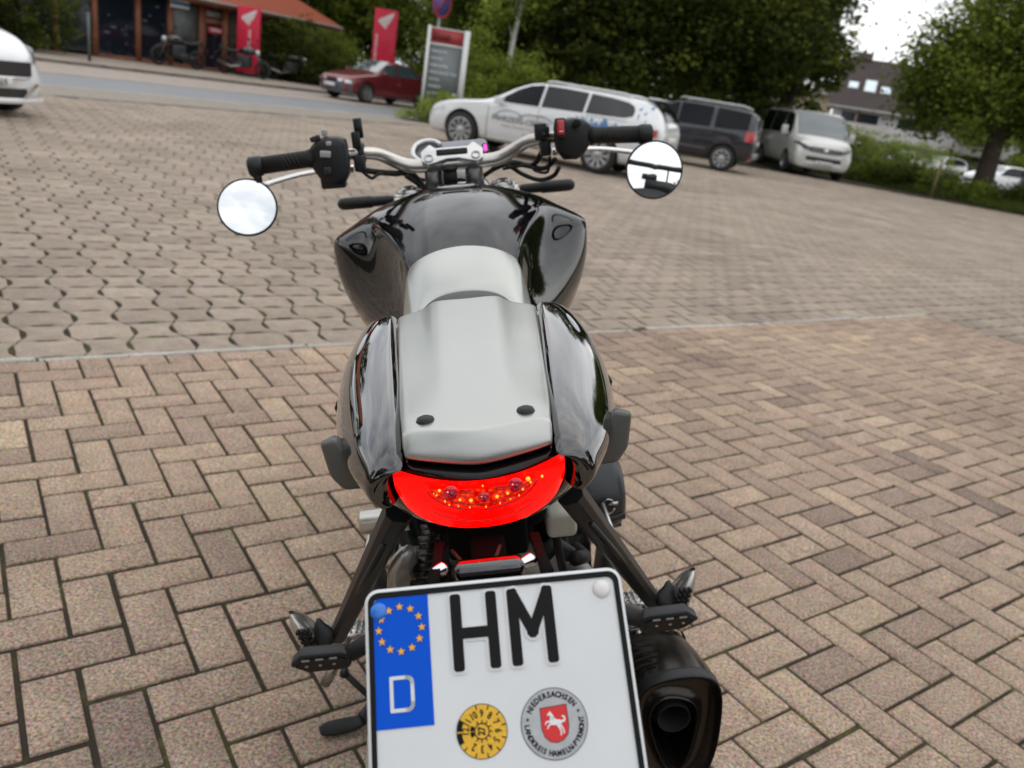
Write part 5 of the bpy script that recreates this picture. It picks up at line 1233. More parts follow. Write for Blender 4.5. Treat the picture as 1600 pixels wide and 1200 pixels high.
# ---------------- passenger peg brackets
def beam(mb, a, b, w0, d0, w1, d1, side=Vector((1, 0, 0))):
    a, b = Vector(a), Vector(b); t = (b - a).normalized(); u = (side - t * side.dot(t)).normalized(); v = t.cross(u); V = []
    for p, w_, d in ((a, w0, d0), (b, w1, d1)):
        for su, sv in ((-1, -.82), (-.82, -1), (.82, -1), (1, -.82), (1, .5), (.5, 1), (-.5, 1), (-1, .5)): V.append(p + u * w_ * su / 2 + v * d * sv / 2)
    F = [(i, (i + 1) % 8, (i + 1) % 8 + 8, i + 8) for i in range(8)] + [tuple(range(8))[::-1], tuple(range(8, 16))]
    mb.add(V, F)
for s in (-1, 1):
    mb = MB(); beam(mb, (s * .092, .15, .785), (s * .232, .36, .470), .029, .026, .022, .022)
    o = mb.build('peg_bracket', M_mattb, bike); bevel(o, .0008, 1, 20); bake(o); autosmooth(o, 18)
    mb = MB(); beam(mb, (s * .112, .140, .75), (s * .218, .342, .51), .006, .006, .005, .006); mb.build('bracket_rib', M_mattb, o)
    # claw at the lower end
    mb = MB()
    mb.grid([[(s * .226, .345, .497), (s * .232, .335, .478), (s * .244, .335, .455)], [(s * .243, .35, .503), (s * .25, .335, .48), (s * .256, .335, .452)], [(s * .253, .36, .519), (s * .262, .345, .49), (s * .266, .34, .455)]])
    o = mb.build('bracket_claw', M_mattb, bike); sm = o.modifiers.new('t', 'SOLIDIFY'); sm.thickness = .008; subsurf(o, 1)
    # folded peg
    mb = MB(); pr = []
    for k, (x, z, r_) in enumerate(((.262, .452, .015), (.266, .474, .019), (.272, .498, .018), (.280, .517, .011), (.287, .526, .004))):
        pr.append([(s * (x + r_ * math.cos(a)), .352 + r_ * 1.1 * math.sin(a), z + r_ * .35 * math.cos(a)) for a in np.linspace(0, 6.2832, 13)[:-1]])
    mb.grid(interp(None, pr, 12), closed=True); peg = mb.build('passenger_peg', M_alu, bike)
    mb = MB()
    for k in range(6):
        z = .468 + k * .008; x = .252 + k * .0022
        for j in range(3): mb.box((s * (x + .001 + j * .0065), .3305 - .001 * j, z), (.0050, .006, .005))
    mb.build('peg_rubber', M_rub, peg)
    # rider peg with teeth, seen beyond
    mb = MB(); mb.box((s * .258, .56, .325), (.075, .036, .012)); rp2 = mb.build('rider_peg', M_aluw, bike)
    mb = MB()
    for i in range(8):
        for j in range(3): mb.box((s * (.226 + i * .0092), .546 + j * .013, .334), (.0055, .006, .010), taper=.4)
    mb.build('peg_teeth', M_aluw, rp2)
    mb = MB(); mb.tube([(s * .215, .57, .33), (s * .16, .60, .34), (s * .13, .60, .42)], [.013, .016, .02], 10); mb.build('peg_mount', M_mattb, bike)
    # heel plate
    mb = MB(); mb.box((s * .185, .50, .46), (.006, .12, .14), Matrix.Rotation(R(8) * s, 3, 'Y')); o = mb.build('heel_plate', M_aluw, bike); bevel(o, .002, 2); bake(o)
mb = MB(); mb.box((.238, .60, .368), (.032, .02, .006))
for i in range(6): mb.box((.225 + i * .0058, .60, .375), (.0022, .018, .012))
mb.tube([(.232, .60, .366), (.20, .56, .34), (.17, .52, .40)], .006, 8)
mb.build('brake_pedal', M_aluw, bike)
mb = MB(); mb.tube([(.262, .545, .322), (.272, .50, .303), (.304, .50, .262)], .0085, 10); mb.build('peg_feeler', M_steel, bike)
mb = MB(); mb.tube([(-.262, .545, .322), (-.284, .50, .297), (-.302, .50, .268)], .009, 10); mb.build('peg_feeler', M_steel, bike)

# ---------------- number plate
PT = Matrix(((1, 0, 0, .002), (0, .682, -.731, -.144), (0, .731, .682, .893), (0, 0, 0, 1)))     # u right, v up, n towards the viewer
PT = PT @ Matrix.Rotation(R(-.6), 4, 'Z')
def rrect(x0, y0, x1, y1, r_, n=6):
    P = []
    for cx, cy, a0 in ((x1 - r_, y1 - r_, 0), (x0 + r_, y1 - r_, 90), (x0 + r_, y0 + r_, 180), (x1 - r_, y0 + r_, 270)):
        for k in range(n + 1):
            a = R(a0 + 90 * k / n); P.append((cx + r_ * math.cos(a), cy + r_ * math.sin(a)))
    return P
def flat(name, poly, z0, z1, mat, parent, tf=PT):
    mb = MB(); mb.prism(poly, z0, z1, tf); return mb.build(name, mat, parent, smooth=False)
M_pw = pm('plate reflective white', (.66, .68, .68), .35, bump=.06, bscale=900, coat=.15, var=.03, vscale=22)
M_pb = pm('plate black', (.007, .007, .007), .5, spec=.15)
M_pblue = pm('plate blue', (.0, .085, .60), .4, spec=.12)
plate = flat('license_plate', rrect(-.0866, -.200, .0860, 0, .009), -.0016, 0, M_pw, bike)
def ring(name, o_, i_, z0, z1, mat, parent):
    n = len(o_); P = [Vector((x, y, z)) for z in (z0, z1) for x, y in o_] + [Vector((x, y, z)) for z in (z0, z1) for x, y in i_]
    F = []
    for k in range(n):
        j = (k + 1) % n; F += [(k, j, n + j, n + k), (2 * n + k, 3 * n + k, 3 * n + j, 2 * n + j), (n + k, n + j, 3 * n + j, 3 * n + k)]
    mb = MB(); mb.add([PT @ p for p in P], F); return mb.build(name, mat, parent, smooth=False)
mb = MB(); mb.grid([[PT @ Vector((x, y, z)) for x, y in rrect(*bb)] for bb, z in (((-.0872, -.2005, .0866, .0005, .0095), -.0030), ((-.0866, -.2, .0860, 0, .009), -.0004), ((-.0855, -.1988, .0850, -.0012, .0080), .0010), ((-.0846, -.1978, .0841, -.0022, .0072), .0012))], closed=True); mb.build('plate_rim', M_pw, plate)
ring('plate_border', rrect(-.0846, -.1975, .0841, -.0025, .0070), rrect(-.0812, -.1938, .0806, -.0060, .0045), 0, .0011, M_pb, plate)
flat('euro_band', [(-.0811, -.0870), (-.0446, -.0870), (-.0446, -.0061), (-.0780, -.0061), (-.0811, -.0095)], .0, .0006, M_pblue, plate)
# stroked characters
def stroke(mb, pts, w_, z0, z1, tf):
    for (x0, y0), (x1, y1) in zip(pts[:-1], pts[1:]):
        d = Vector((x1 - x0, y1 - y0)); L_ = d.length; d.normalize(); P = []
        a0 = math.atan2(d.y, d.x); r_ = w_ * .28; hw = w_ / 2; e = hw
        for cx, cy, st_ in ((L_ + e - r_, hw - r_, 0), (-e + r_, hw - r_, 90), (-e + r_, -hw + r_, 180), (L_ + e - r_, -hw + r_, 270)):
            for k in range(4):
                a = R(st_ + 30 * k); px_, py_ = cx + r_ * math.cos(a), cy + r_ * math.sin(a)
                P.append((x0 + px_ * math.cos(a0) - py_ * math.sin(a0), y0 + px_ * math.sin(a0) + py_ * math.cos(a0)))
        mb.prism(P, z0, z1, tf); z1 += .00002
W_ = .0071
def HMstrokes(mb, w_, z0, z1):
    k = W_ / 2
    x0, x1, t_, b_ = -.0300, .0008, -.0080, -.0570
    stroke(mb, [(x0 + k, t_ - k), (x0 + k, b_ + k)], w_, z0, z1, PT); stroke(mb, [(x1 - k, t_ - k), (x1 - k, b_ + k)], w_, z0, z1 + .00002, PT); stroke(mb, [(x0 + k, -.0335), (x1 - k, -.0335)], w_, z0, z1 + .00004, PT)
    x0, x1 = .0080, .0385
    stroke(mb, [(x0 + k, t_ - k), (x0 + k, b_ + k)], w_, z0, z1 + .00001, PT); stroke(mb, [(x1 - k, t_ - k), (x1 - k, b_ + k)], w_, z0, z1 + .00003, PT)
    stroke(mb, [(x0 + k + .0004, t_ - k), ((x0 + x1) / 2, -.0365)], w_ * .96, z0, z1 + .00005, PT); stroke(mb, [(x1 - k - .0004, t_ - k), ((x0 + x1) / 2, -.0365)], w_ * .96, z0, z1 + .00007, PT)
mb = MB(); HMstrokes(mb, W_ + .0032, -.0002, .0010); mb.build('embossing', M_pw, plate, smooth=False)
mb = MB(); HMstrokes(mb, W_, 0, .0016); mb.build('plate_letters', M_pb, plate, smooth=False)
mb = MB()
xo = -.0708; pd = [(xo, -.0570), (xo, -.0765)]
stroke(mb, pd, .0023, .0006, .0010, PT)
arc = [(xo, -.0570), (-.0610, -.0570)] + [(-.0610 + .0036 * math.cos(a), -.0606 + .0036 * math.sin(a)) for a in np.linspace(1.57, 0, 5)] + [(-.0574, -.0729)] + [(-.0610 + .0036 * math.cos(a), -.0729 + .0036 * math.sin(a)) for a in np.linspace(0, -1.57, 5)] + [(xo, -.0765)]
for a, b in zip(arc[:-1], arc[1:]): stroke(mb, [a, b], .0023, .0006, .00102, PT)
mb.build('country_letter', M_pw, plate, smooth=False)
def star(cx, cy, r_, rot=0): return [(cx + (r_ if k % 2 == 0 else r_ * .42) * math.cos(R(90 + 36 * k) + rot), cy + (r_ if k % 2 == 0 else r_ * .42) * math.sin(R(90 + 36 * k) + rot)) for k in range(10)]
for k in range(12):
    a = R(30 * k); cx, cy = -.0636 + .0142 * math.cos(a), -.0268 + .0142 * math.sin(a)
    flat('star', star(cx, cy, .0027), .0005, .0010, pm('star yellow', (.85, .42, .02), .5), plate)
    flat('star_edge', star(cx, cy, .0032), .0005, .0008, pm('star outline', (.02, .03, .08), .5), plate)
def disc(name, cx, cy, r_, z0, z1, mat, parent, n=48): return flat(name, [(cx + r_ * math.cos(2 * math.pi * k / n), cy + r_ * math.sin(2 * math.pi * k / n)) for k in range(n)], z0, z1, mat, parent)
for (cx, cy, r_, mt) in ((-.0775, -.0143, .0060, pm('blue cap', (.01, .16, .62), .35, coat=.5)), (.0722, -.0135, .0062, pm('white cap', (.72, .69, .68), .4, coat=.3))):
    mb = MB(); mb.lathe([(0, .0030), (r_ * .5, .0027), (r_ * .85, .0018), (r_, .0004), (r_, -.001)], (0, 0, 0), 'z', 28)
    o = mb.build('screw_cap', mt, plate); o.matrix_basis = PT @ Matrix.Translation((cx, cy, 0))
# inspection disc
hx, hy, hr = -.0150, -.0935, .0162
disc('inspection_sticker', hx, hy, hr, 0, .0004, pm('sticker black', (.01, .01, .01), .5), plate)
disc('sticker_face', hx, hy, hr - .0005, 0, .0005, pm('sticker yellow', (.74, .42, .015), .45, var=.12, vscale=400), plate)
rot = R(86)     # direction of the 9
mb = MB()
def radial(mb, cx, cy, a, r0, r1, w_, z0=.0004, z1=.00075):
    d = Vector((math.cos(a), math.sin(a))); n_ = Vector((-d.y, d.x)) * w_ / 2; c_ = Vector((cx, cy))
    mb.prism([tuple(c_ + d * r0 - n_), tuple(c_ + d * r1 - n_), tuple(c_ + d * r1 + n_), tuple(c_ + d * r0 + n_)], z0, z1, PT)
for k in range(12):
    num = [12, 1, 2, 3, 4, 5, 6, 7, 8, 9, 10, 11][k]
    a = rot + R(30) * (9 - num) 
    a = R(86) - R(30) * ((num - 9) % 12) * -1 if False else R(86) + R(30) * (num - 9)
    if num not in (12, 11) : radial(mb, hx, hy, a - R(15), hr * .80, hr - .0004, .0007)
    if num not in (11, 12, 1): radial(mb, hx, hy, a, hr * .30, hr * .41, .0007)
for k in range(40):
    a0 = 2 * math.pi * k / 40; radial(mb, hx, hy, a0, hr * .26, hr * .30, hr * .06)
for a0, a1 in ((R(150), R(176)), (R(180), R(206))):
    for r0, r1 in ((hr * .78, hr - .0002), (hr * .31, hr * .46)):
        n_ = 6; P = [(hx + r0 * math.cos(a0 + (a1 - a0) * i / n_), hy + r0 * math.sin(a0 + (a1 - a0) * i / n_)) for i in range(n_ + 1)] + [(hx + r1 * math.cos(a1 + (a0 - a1) * i / n_), hy + r1 * math.sin(a1 + (a0 - a1) * i / n_)) for i in range(n_ + 1)]
        mb.prism(P, .0004, .0008, PT)
for num in (2, 3, 4, 5, 6, 7, 8, 9, 10, 11, 12):
    a = R(90 - 3) - R(30) * (9 - num) * -1
    a = R(87) + R(30) * (num - 9)
    tf = PT @ Matrix.Translation((hx + hr * .63 * math.cos(a), hy + hr * .63 * math.sin(a), .0008)) @ Matrix.Rotation(a - R(90), 4, 'Z')
    add_text(mb, str(num), tf, .0062, .00014, sx=.78)
add_text(mb, '27', PT @ Matrix.Translation((hx, hy, .0008)) @ Matrix.Rotation(R(84), 4, 'Z'), .0062, .00022, sx=.8)
mb.build('sticker_print', M_pb, plate, smooth=False)
# registration seal
sx_, sy_, sr_ = .0310, -.0933, .0213
disc('seal', sx_, sy_, sr_, 0, .0004, _M['sticker black'], plate)
disc('seal_face', sx_, sy_, sr_ - .0005, 0, .0005, pm('seal silver', (.40, .41, .42), .4, .2, var=.1, vscale=120), plate)
mb = MB()
def arctext(mb, s, r_, amid, step, size, up=True, bold=.00021):
    n = len(s); wts = [.55 if ch in 'I-' else (.6 if ch == ' ' else (1.25 if ch == 'M' else 1.0)) for ch in s]; tot = sum(wts); acc = 0
    for ch, wt in zip(s, wts):
        mid = acc + wt / 2 - tot / 2; acc += wt
        a = amid - mid * step if up else amid + mid * step
        if ch == ' ': continue
        tf = PT @ Matrix.Translation((sx_ + r_ * math.cos(a), sy_ + r_ * math.sin(a), .0007)) @ Matrix.Rotation(a - R(90) if up else a + R(90), 4, 'Z')
        add_text(mb, ch, tf, size, bold, sx=.85, res=2)
arctext(mb, 'NIEDERSACHSEN', sr_ * .80, R(94), R(9.6), .0049)
arctext(mb, 'LANDKREIS HAMELN-PYRMONT', sr_ * .82, R(273), R(8.3), .0045, up=False)
for a in (R(168), R(21)):
    mb.prism(star(sx_ + sr_ * .80 * math.cos(a), sy_ + sr_ * .80 * math.sin(a), .0014), .0004, .0007, PT)
mb.build('seal_lettering', M_pb, plate, smooth=False)
shp = [(-.0088, .0103), (.0088, .0115), (.0092, -.0020), (.0080, -.0068), (.0048, -.0100), (.0004, -.0114), (-.0040, -.0104), (-.0074, -.0072), (-.0088, -.0020)]
flat('shield_edge', [(sx_ + .0002 + x * .99, sy_ - .0004 + y * .98) for x, y in shp], .0004, .0006, M_pb, plate)
flat('shield', [(sx_ + .0002 + x * .94, sy_ - .0004 + y * .94) for x, y in shp], .0004, .0007, pm('shield red', (.62, .012, .012), .4), plate)
# rearing horse
def hp(L): return [(sx_ + x * .00090, sy_ - .0003 + y * .00090) for x, y in L]
mb = MB()
for L_ in ([(-4.6, 6.4), (-3.0, 7.8), (-2.4, 8.6), (-1.8, 7.6), (-.2, 5.4), (0.0, 3.4), (-1.6, 2.6), (-2.6, 4.8), (-3.0, 6.0), (-4.4, 5.6)],      # head and neck
           [(-2.6, 4.8), (-.2, 4.4), (1.6, 2.8), (4.4, 2.4), (5.6, .8), (4.6, -1.4), (2.2, -.6), (-.6, -.8), (-2.6, -.2), (-3.2, 2.0)],         # trunk
           [(-2.8, 2.2), (-5.2, 2.4), (-6.6, 1.0), (-6.4, -.4), (-5.8, .6), (-4.8, 1.4), (-2.6, .8)],                                         # fore leg
           [(-2.8, .8), (-4.6, -.6), (-5.6, -2.6), (-4.8, -2.9), (-3.8, -1.2), (-2.0, -.2)],                                                   # second fore leg
           [(4.0, .2), (5.4, -1.8), (6.6, -4.2), (6.6, -6.6), (5.6, -6.8), (5.9, -4.6), (4.6, -2.6), (2.6, -1.0)],                             # hind leg
           [(2.8, -.6), (4.2, -3.0), (5.0, -5.4), (4.2, -7.8), (3.4, -7.6), (4.0, -5.4), (3.0, -3.2), (1.4, -1.0)],                            # second hind leg
           [(5.2, 1.0), (7.0, .6), (8.2, 2.2), (7.8, 4.6), (6.0, 5.2), (5.4, 4.4), (6.6, 4.0), (7.0, 2.6), (6.0, 2.0), (4.8, 2.2)]):            # tail
    mb.prism(hp(L_), .0005, .00085, PT)
mb.build('horse', pm('horse white', (.75, .78, .80), .5), plate, smooth=False)
# plate carrier
mb = MB(); mb.box((0, 0, 0), (.165, .185, .003)); o = mb.build('plate_carrier', M_mattb, bike, smooth=False); o.matrix_basis = PT @ Matrix.Translation((0, -.1, -.005))
for s in (-1, 1):
    mb = MB(); mb.grid([[(s * .044, -.02, .845), (s * .036, -.02, .845)], [(s * .044, -.08, .862), (s * .037, -.08, .862)], [(s * .045, -.125, .880), (s * .036, -.125, .880)], [(s * .047, -.145, .868), (s * .034, -.145, .868)]])
    o = mb.build('plate_arm', _M['undertail black'], bike); sm = o.modifiers.new('t', 'SOLIDIFY'); sm.thickness = .006; sm.offset = 0
    mb = MB(); mb.lathe([(0, .004), (.003, .004), (.0045, .002), (.0055, .001), (.0055, 0), (.004, -.008)], (s * .0335 - .002, -.085, .865), 'x', 12, Matrix.Rotation(R(30), 3, 'Z')); mb.build('plate_bolt', M_chrome, bike)
mb = MB(); mb.box((0, -.045, .832), (.030, .10, .010)); mb.box((0, .06, .81), (.075, .05, .04)); o = mb.build('plate_bracket', _M['undertail black'], bike); bevel(o, .006, 2); bake(o)
mb = MB(); mb.box((0, -.104, .873), (.049, .030, .016), Matrix.Rotation(R(-25), 3, 'X')); pl_ = mb.build('plate_light', M_gloss, bike); bevel(pl_, .004, 3); bake(pl_)
mb = MB(); mb.box((0, -.1135, .8655), (.040, .022, .003), Matrix.Rotation(R(-38), 3, 'X')); mb.build('plate_light_glass', pm('lamp glass', (.05, .05, .05), .05, spec=1, coat=1), pl_)
mb = MB()
mb.tube([(-.03, -.03, .845), (-.02, -.07, .858), (-.004, -.09, .866)], .0014, 6); mb.tube([(.01, -.03, .845), (.006, -.07, .862), (.0, -.09, .866)], .0014, 6); mb.build('lamp_cable', M_rub, bike)

# ---------------- turn signals
def indicator(s, c, sc=1.0, yaw=0.0):
    """mini indicator at the rear, lens facing back"""
    root = None
    pr = [(-.024, -.0050), (-.020, -.0095), (.014, -.0090), (.0265, -.0015), (.0265, .0010), (.017, .0090), (-.016, .0085), (-.024, .005)]
    mb = MB(); mb.prism([(x * s * sc, z * sc) for x, z in pr], -.006 * sc, .006 * sc, lambda p: Vector((c[0] + p.x, c[1] + p.z, c[2] + p.y)))
    o = mb.build('turn_signal', M_mattb, bike); bevel(o, .002, 2); bake(o)
    pr2 = [(x * .82, z * .70 - .0012) for x, z in pr]
    mb = MB(); mb.prism([(x * s * sc, z * sc) for x, z in pr2], -.0075 * sc, -.0058 * sc, lambda p: Vector((c[0] + p.x, c[1] + p.z, c[2] + p.y)))
    mb.build('signal_lens', pm('smoked lens', (.006, .0055, .005), .12, spec=.35), o, smooth=False)
    for k in (-.010, .0015, .013):
        mb = MB(); mb.box((c[0] + s * k * sc, c[1] - .0080 * sc, c[2] - .001), (.0022 * sc, .001, .0010 * sc)); mb.build('led', pm('unlit led', (.30, .25, .18), .3), o, smooth=False)
        mb = MB(); mb.box((c[0] + s * k * sc, c[1] - .0080 * sc, c[2] + .0048 * sc), (.0065 * sc, .001, .0010)); mb.build('lens_glint', pm('facet glint', (.30, .30, .30), .2, .6), o, smooth=False)  # glints of the lens facets painted as pale bars
    mb = MB(); mb.tube([(c[0] - s * .022 * sc, c[1], c[2] + .001), (c[0] - s * .035 * sc, c[1] + .004, c[2] + .004), (c[0] - s * .065 * sc, c[1] + .012, c[2] + .008)], [.0075 * sc, .0080 * sc, .0095 * sc], 12); mb.build('signal_stalk', M_rub, o)
mb = MB(); mb.tube([(-.085, -.110, .834), (.085, -.110, .834)], .006, 10); mb.tube([(0, -.110, .834), (0, -.06, .835)], .008, 10); mb.build('signal_bar', M_mattb, bike)
indicator(-1, (-.1265, -.12, .824), .86); indicator(1, (.1265, -.12, .826), .86)
# front ones, black tubes seen behind the tank
for s in (-1, 1):
    mb = MB(); mb.lathe([(0, .064), (.007, .062), (.0125, .055), (.0135, .045), (.0135, -.01), (.0115, -.014), (.0105, -.05), (.009, -.06)], (s * .20, 1.2, .968), 'x', 20)
    if s < 0: mb.v = [(-.40 - v[0], v[1], v[2]) for v in mb.v]
    mb.build('turn_signal', M_mattb, bike)

# ---------------- handlebar
bar = [(-.372, .975, 1.081), (-.254, .985, 1.087), (-.195, 1.02, 1.086), (-.157, 1.06, 1.080), (-.137, 1.08, 1.070), (-.109, 1.095, 1.054), (-.084, 1.10, 1.046), (-.045, 1.10, 1.045), (0, 1.10, 1.045)]
full = bar + [(-x, y, z) for x, y, z in bar[::-1][1:]]
mb = MB(); pth = smoothpath(full, 61); rr_ = [.011 if abs(p[0]) > .19 else (.0112 + .0028 * min(1, (.19 - abs(p[0])) / .08)) for p in pth]
mb.tube(pth, rr_, 20); hb = mb.build('handlebar', M_alu, bike)
for s in (-1, 1):
    mb = MB(); mb.tube([(s * .262, .985, 1.0867), (s * .275, .984, 1.086), (s * .362, .976, 1.0815)], [.0195, .0160, .0160], 24); gr = mb.build('grip', M_rub, hb)
    mb = MB()
    for k in range(10):
        x = .285 + k * .0075
        mb.tube([(s * (x + j * .0022), .981 - .0165 * math.cos(a), 1.0853 - (x - .275) * .05 + .0165 * math.sin(a)) for j, a in enumerate(np.linspace(-.6, 1.3, 7))], .0011, 4)
    mb.build('grip_ribs', M_blackp, gr)
    mb = MB(); mb.tube([(s * .358, .9765, 1.0817), (s * .362, .976, 1.0815), (s * .380, .974, 1.0805), (s * .383, .974, 1.0803)], [.0165, .0188, .0188, .016], 24); mb.build('bar_end', M_mattb, hb)
    # control unit: housing lofted along the bar
    rows = []
    for x, ry, rz, zc in ((.198, .014, .018, 1.088), (.200, .022, .032, 1.084), (.212, .027, .044, 1.078), (.236, .028, .046, 1.078), (.250, .026, .040, 1.080), (.262, .022, .026, 1.085), (.266, .018, .02, 1.086)):
        if s > 0: rz, zc = rz * .84, zc + .005
        rows.append([(s * x, .99 + ry * math.copysign(abs(math.cos(a)) ** .4, math.cos(a)), zc + rz * math.copysign(abs(math.sin(a)) ** .4, math.sin(a))) for a in np.linspace(0, 6.2832, 21)[:-1]])
    mb = MB(); mb.grid(rows, closed=True); mb.f.append(tuple(range(20))); mb.m.append(0); sw = mb.build('switch_unit', M_mattb, hb)
    # clutch / brake perch
    mb = MB(); mb.lathe([(.0115, -.011), (.018, -.011), (.0195, -.008), (.0195, .008), (.018, .011), (.0115, .011)], (s * .182, 1.035, 1.085), 'x', 20); mb.box((s * .182, 1.02, 1.068), (.02, .03, .03)); mb.box((s * .182, 1.01, 1.112 if s < 0 else 1.098), (.016, .014, .03 if s < 0 else .02))
    pc = mb.build('lever_perch', M_mattb, hb); bevel(pc, .002, 2); bake(pc)
    mb = MB(); mb.tube(smoothpath([(s * .20, 1.055, 1.055), (s * .25, 1.06, 1.056), (s * .30, 1.055, 1.053), (s * .345, 1.045, 1.046), (s * .375, 1.035, 1.040)], 16), [.009, .0085, .008, .0075, .007, .0065, .006, .006, .006, .006, .006, .006, .006, .0062, .0068, .0075], 12, flat=.6)
    mb.build('lever', pm('polished lever', (.70, .69, .67), .16, .95), hb)
mb = MB(); mb.tube([(-.176, 1.02, 1.115), (-.176, 1.015, 1.150)], .0085, 14); mb.build('mirror_socket', M_rub, hb)
# left switches
mb = MB(); mb.box((-.236, .958, 1.094), (.020, .008, .012), Matrix.Rotation(R(8), 3, 'Y')); o = mb.build('dip_switch', pm('switch grey', (.34, .34, .33), .4), hb); bevel(o, .002, 2); bake(o)
mb = MB(); mb.box((-.228, .966, 1.112), (.010, .010, .008)); o = mb.build('switch_button', _M['switch grey'], hb); bevel(o, .002, 2); bake(o)
mb = MB(); mb.box((-.236, .985, 1.131), (.010, .012, .012)); o = mb.build('switch_button', _M['switch grey'], hb); bevel(o, .002, 2); bake(o)
mb = MB(); mb.box((-.253, .975, 1.122), (.018, .014, .010), Matrix.Rotation(R(-15), 3, 'Y')); o = mb.build('switch_button', M_blackp, hb); bevel(o, .002, 2); bake(o)
mb = MB(); mb.box((-.236, .956, 1.064), (.014, .010, .014)); o = mb.build('switch_button', M_blackp, hb); bevel(o, .002, 2); bake(o)
mb = MB(); mb.box((-.232, .985, 1.042), (.046, .032, .026)); o = mb.build('switch_lower_box', M_mattb, hb); bevel(o, .004, 2); bake(o)
# right: red engine stop switch
mb = MB(); mb.box((.206, .962, 1.106), (.020, .012, .036)); o = mb.build('switch_frame', M_blackp, hb); bevel(o, .003, 2); bake(o)
mb = MB(); mb.box((.206, .956, 1.107), (.0135, .012, .027), Matrix.Rotation(R(-8), 3, 'X')); o = mb.build('stop_switch', pm('switch red', (.45, .012, .02), .35, coat=.4), hb); bevel(o, .003, 3); bake(o)
mb = MB(); mb.box((.206, .9495, 1.099), (.008, .001, .005)); mb.build('switch_mark', M_plate, o)
mb = MB(); mb.lathe([(0, .012), (.0075, .012), (.008, .0)], (.236, .958, 1.112), 'y', 16); mb.v = [(v[0], 1.916 - v[1], v[2]) for v in mb.v]; mb.build('switch_hole', M_hole, hb)
mb = MB(); mb.box((.172, 1.0, 1.100), (.022, .022, .030)); mb.lathe([(0, -.005), (.004, -.005), (.0045, 0)], (.176, .985, 1.095), 'y', 10); o = mb.build('brake_perch_body', M_mattb, hb); bevel(o, .003, 2); bake(o)
# cables
def cable(pts, r_=.0045, mat=M_rub, nm='cable'):
    mb = MB(); mb.tube(smoothpath(pts, 22), r_, 8); return mb.build(nm, mat, bike)
cable([(-.19, 1.04, 1.055), (-.16, 1.06, 1.045), (-.12, 1.09, 1.035), (-.09, 1.12, 1.03), (-.06, 1.16, .98)], .006)
cable([(-.18, 1.03, 1.05), (-.165, 1.04, 1.035), (-.15, 1.06, 1.04), (-.11, 1.12, 1.03), (-.05, 1.18, 1.0)], .0035)
cable([(-.10, 1.08, 1.03), (-.08, 1.10, 1.01), (-.07, 1.13, .99)], .0045)
cable([(.205, 1.0, 1.03), (.195, 1.02, 1.012), (.17, 1.06, 1.002), (.14, 1.09, 1.012), (.11, 1.12, 1.03), (.07, 1.16, 1.03)], .0045)
cable([(.20, 1.01, 1.045), (.18, 1.05, 1.025), (.14, 1.10, 1.03), (.10, 1.13, 1.03), (.05, 1.17, 1.0)], .005)
cable([(.178, 1.04, 1.06), (.16, 1.08, 1.03), (.12, 1.12, 1.035), (.08, 1.15, 1.02)], .0055)
cable([(.19, 1.02, 1.05), (.185, 1.03, 1.02), (.165, 1.06, 1.02), (.15, 1.08, 1.03), (.10, 1.10, 1.025)], .003)
# clamp, risers, ignition, fork tops, triple clamp
mb = MB()
pcl = [(-.062, -.014), (-.050, -.022), (-.034, -.018), (-.012, -.011), (.012, -.011), (.034, -.018), (.050, -.022), (.062, -.014), (.064, .010), (.050, .024), (.044, .028), (.034, .018), (-.034, .018), (-.044, .028), (-.050, .024), (-.064, .010)]
Mcl = Matrix.Translation((-.002, 1.096, 1.056)) @ Matrix.Rotation(R(48), 4, 'X')
mb.prism(pcl, 0, .014, Mcl); o = mb.build('bar_clamp', M_aluw, bike); bevel(o, .003, 3, 30); bake(o); autosmooth(o, 40)
mb = MB(); mb.prism(rrect(-.032, -.003, .032, .012, .003), .0125, .0146, Mcl); mb.build('clamp_slot', M_hole, o)  # hollow of the slot painted as a black plate on the clamp
for s in (-1, 1):
    mb = MB(); mb.lathe([(.0095, .0), (.0095, .002), (.0065, .002), (.006, -.003), (0, -.003)], (0, 0, 0), 'z', 20); q = mb.build('clamp_bolt', M_steel, o); q.matrix_basis = Mcl @ Matrix.Translation((s * .048, -.008, .0145))
    mb = MB(); mb.lathe([(0, .001), (.0058, .001)], (0, 0, 0), 'z', 6); q = mb.build('bolt_socket', M_hole, o); q.matrix_basis = Mcl @ Matrix.Translation((s * .048, -.008, .0125))
    mb = MB(); mb.tube([(s * .042 - .002, 1.11, .985), (s * .042 - .002, 1.10, 1.035)], [.021, .018], 18); mb.build('riser', pm('riser grey', (.12, .12, .12), .35, .7), bike)
    mb = MB(); mb.lathe([(0, .004), (.012, .004), (.014, .001), (.024, .0), (.027, -.006), (.027, -.02)], (s * .098, 1.10, 1.001), 'z', 28); fc_ = mb.build('fork_cap', M_steel, bike)
    mb = MB(); mb.lathe([(0, .006), (.009, .006), (.011, .004)], (s * .098, 1.10, 1.001), 'z', 20); mb.build('cap_insert', M_blackp, fc_)
    mb = MB(); mb.lathe([(.026, -.008), (.031, -.008), (.032, -.012), (.032, -.03)], (s * .098, 1.10, 1.001), 'z', 28); mb.build('clamp_ring', M_aluw, fc_)
    mb = MB(); mb.tube([(s * .098, 1.10, .99), (s * .098, 1.40, .38)], [.027, .025], 16); mb.build('fork_tube', M_steel, bike)
    mb = MB(); mb.tube([(s * .098, 1.385, .40), (s * .098, 1.455, .285)], [.031, .028], 16); mb.build('fork_leg', M_mattb, bike)
mb = MB(); mb.tube([(-.010, 1.085, 1.00), (-.010, 1.078, 1.040)], .0145, 18); mb.tube([(-.010, 1.078, 1.036), (-.010, 1.077, 1.042)], .0165, 18); mb.build('ignition_lock', M_rub, bike)
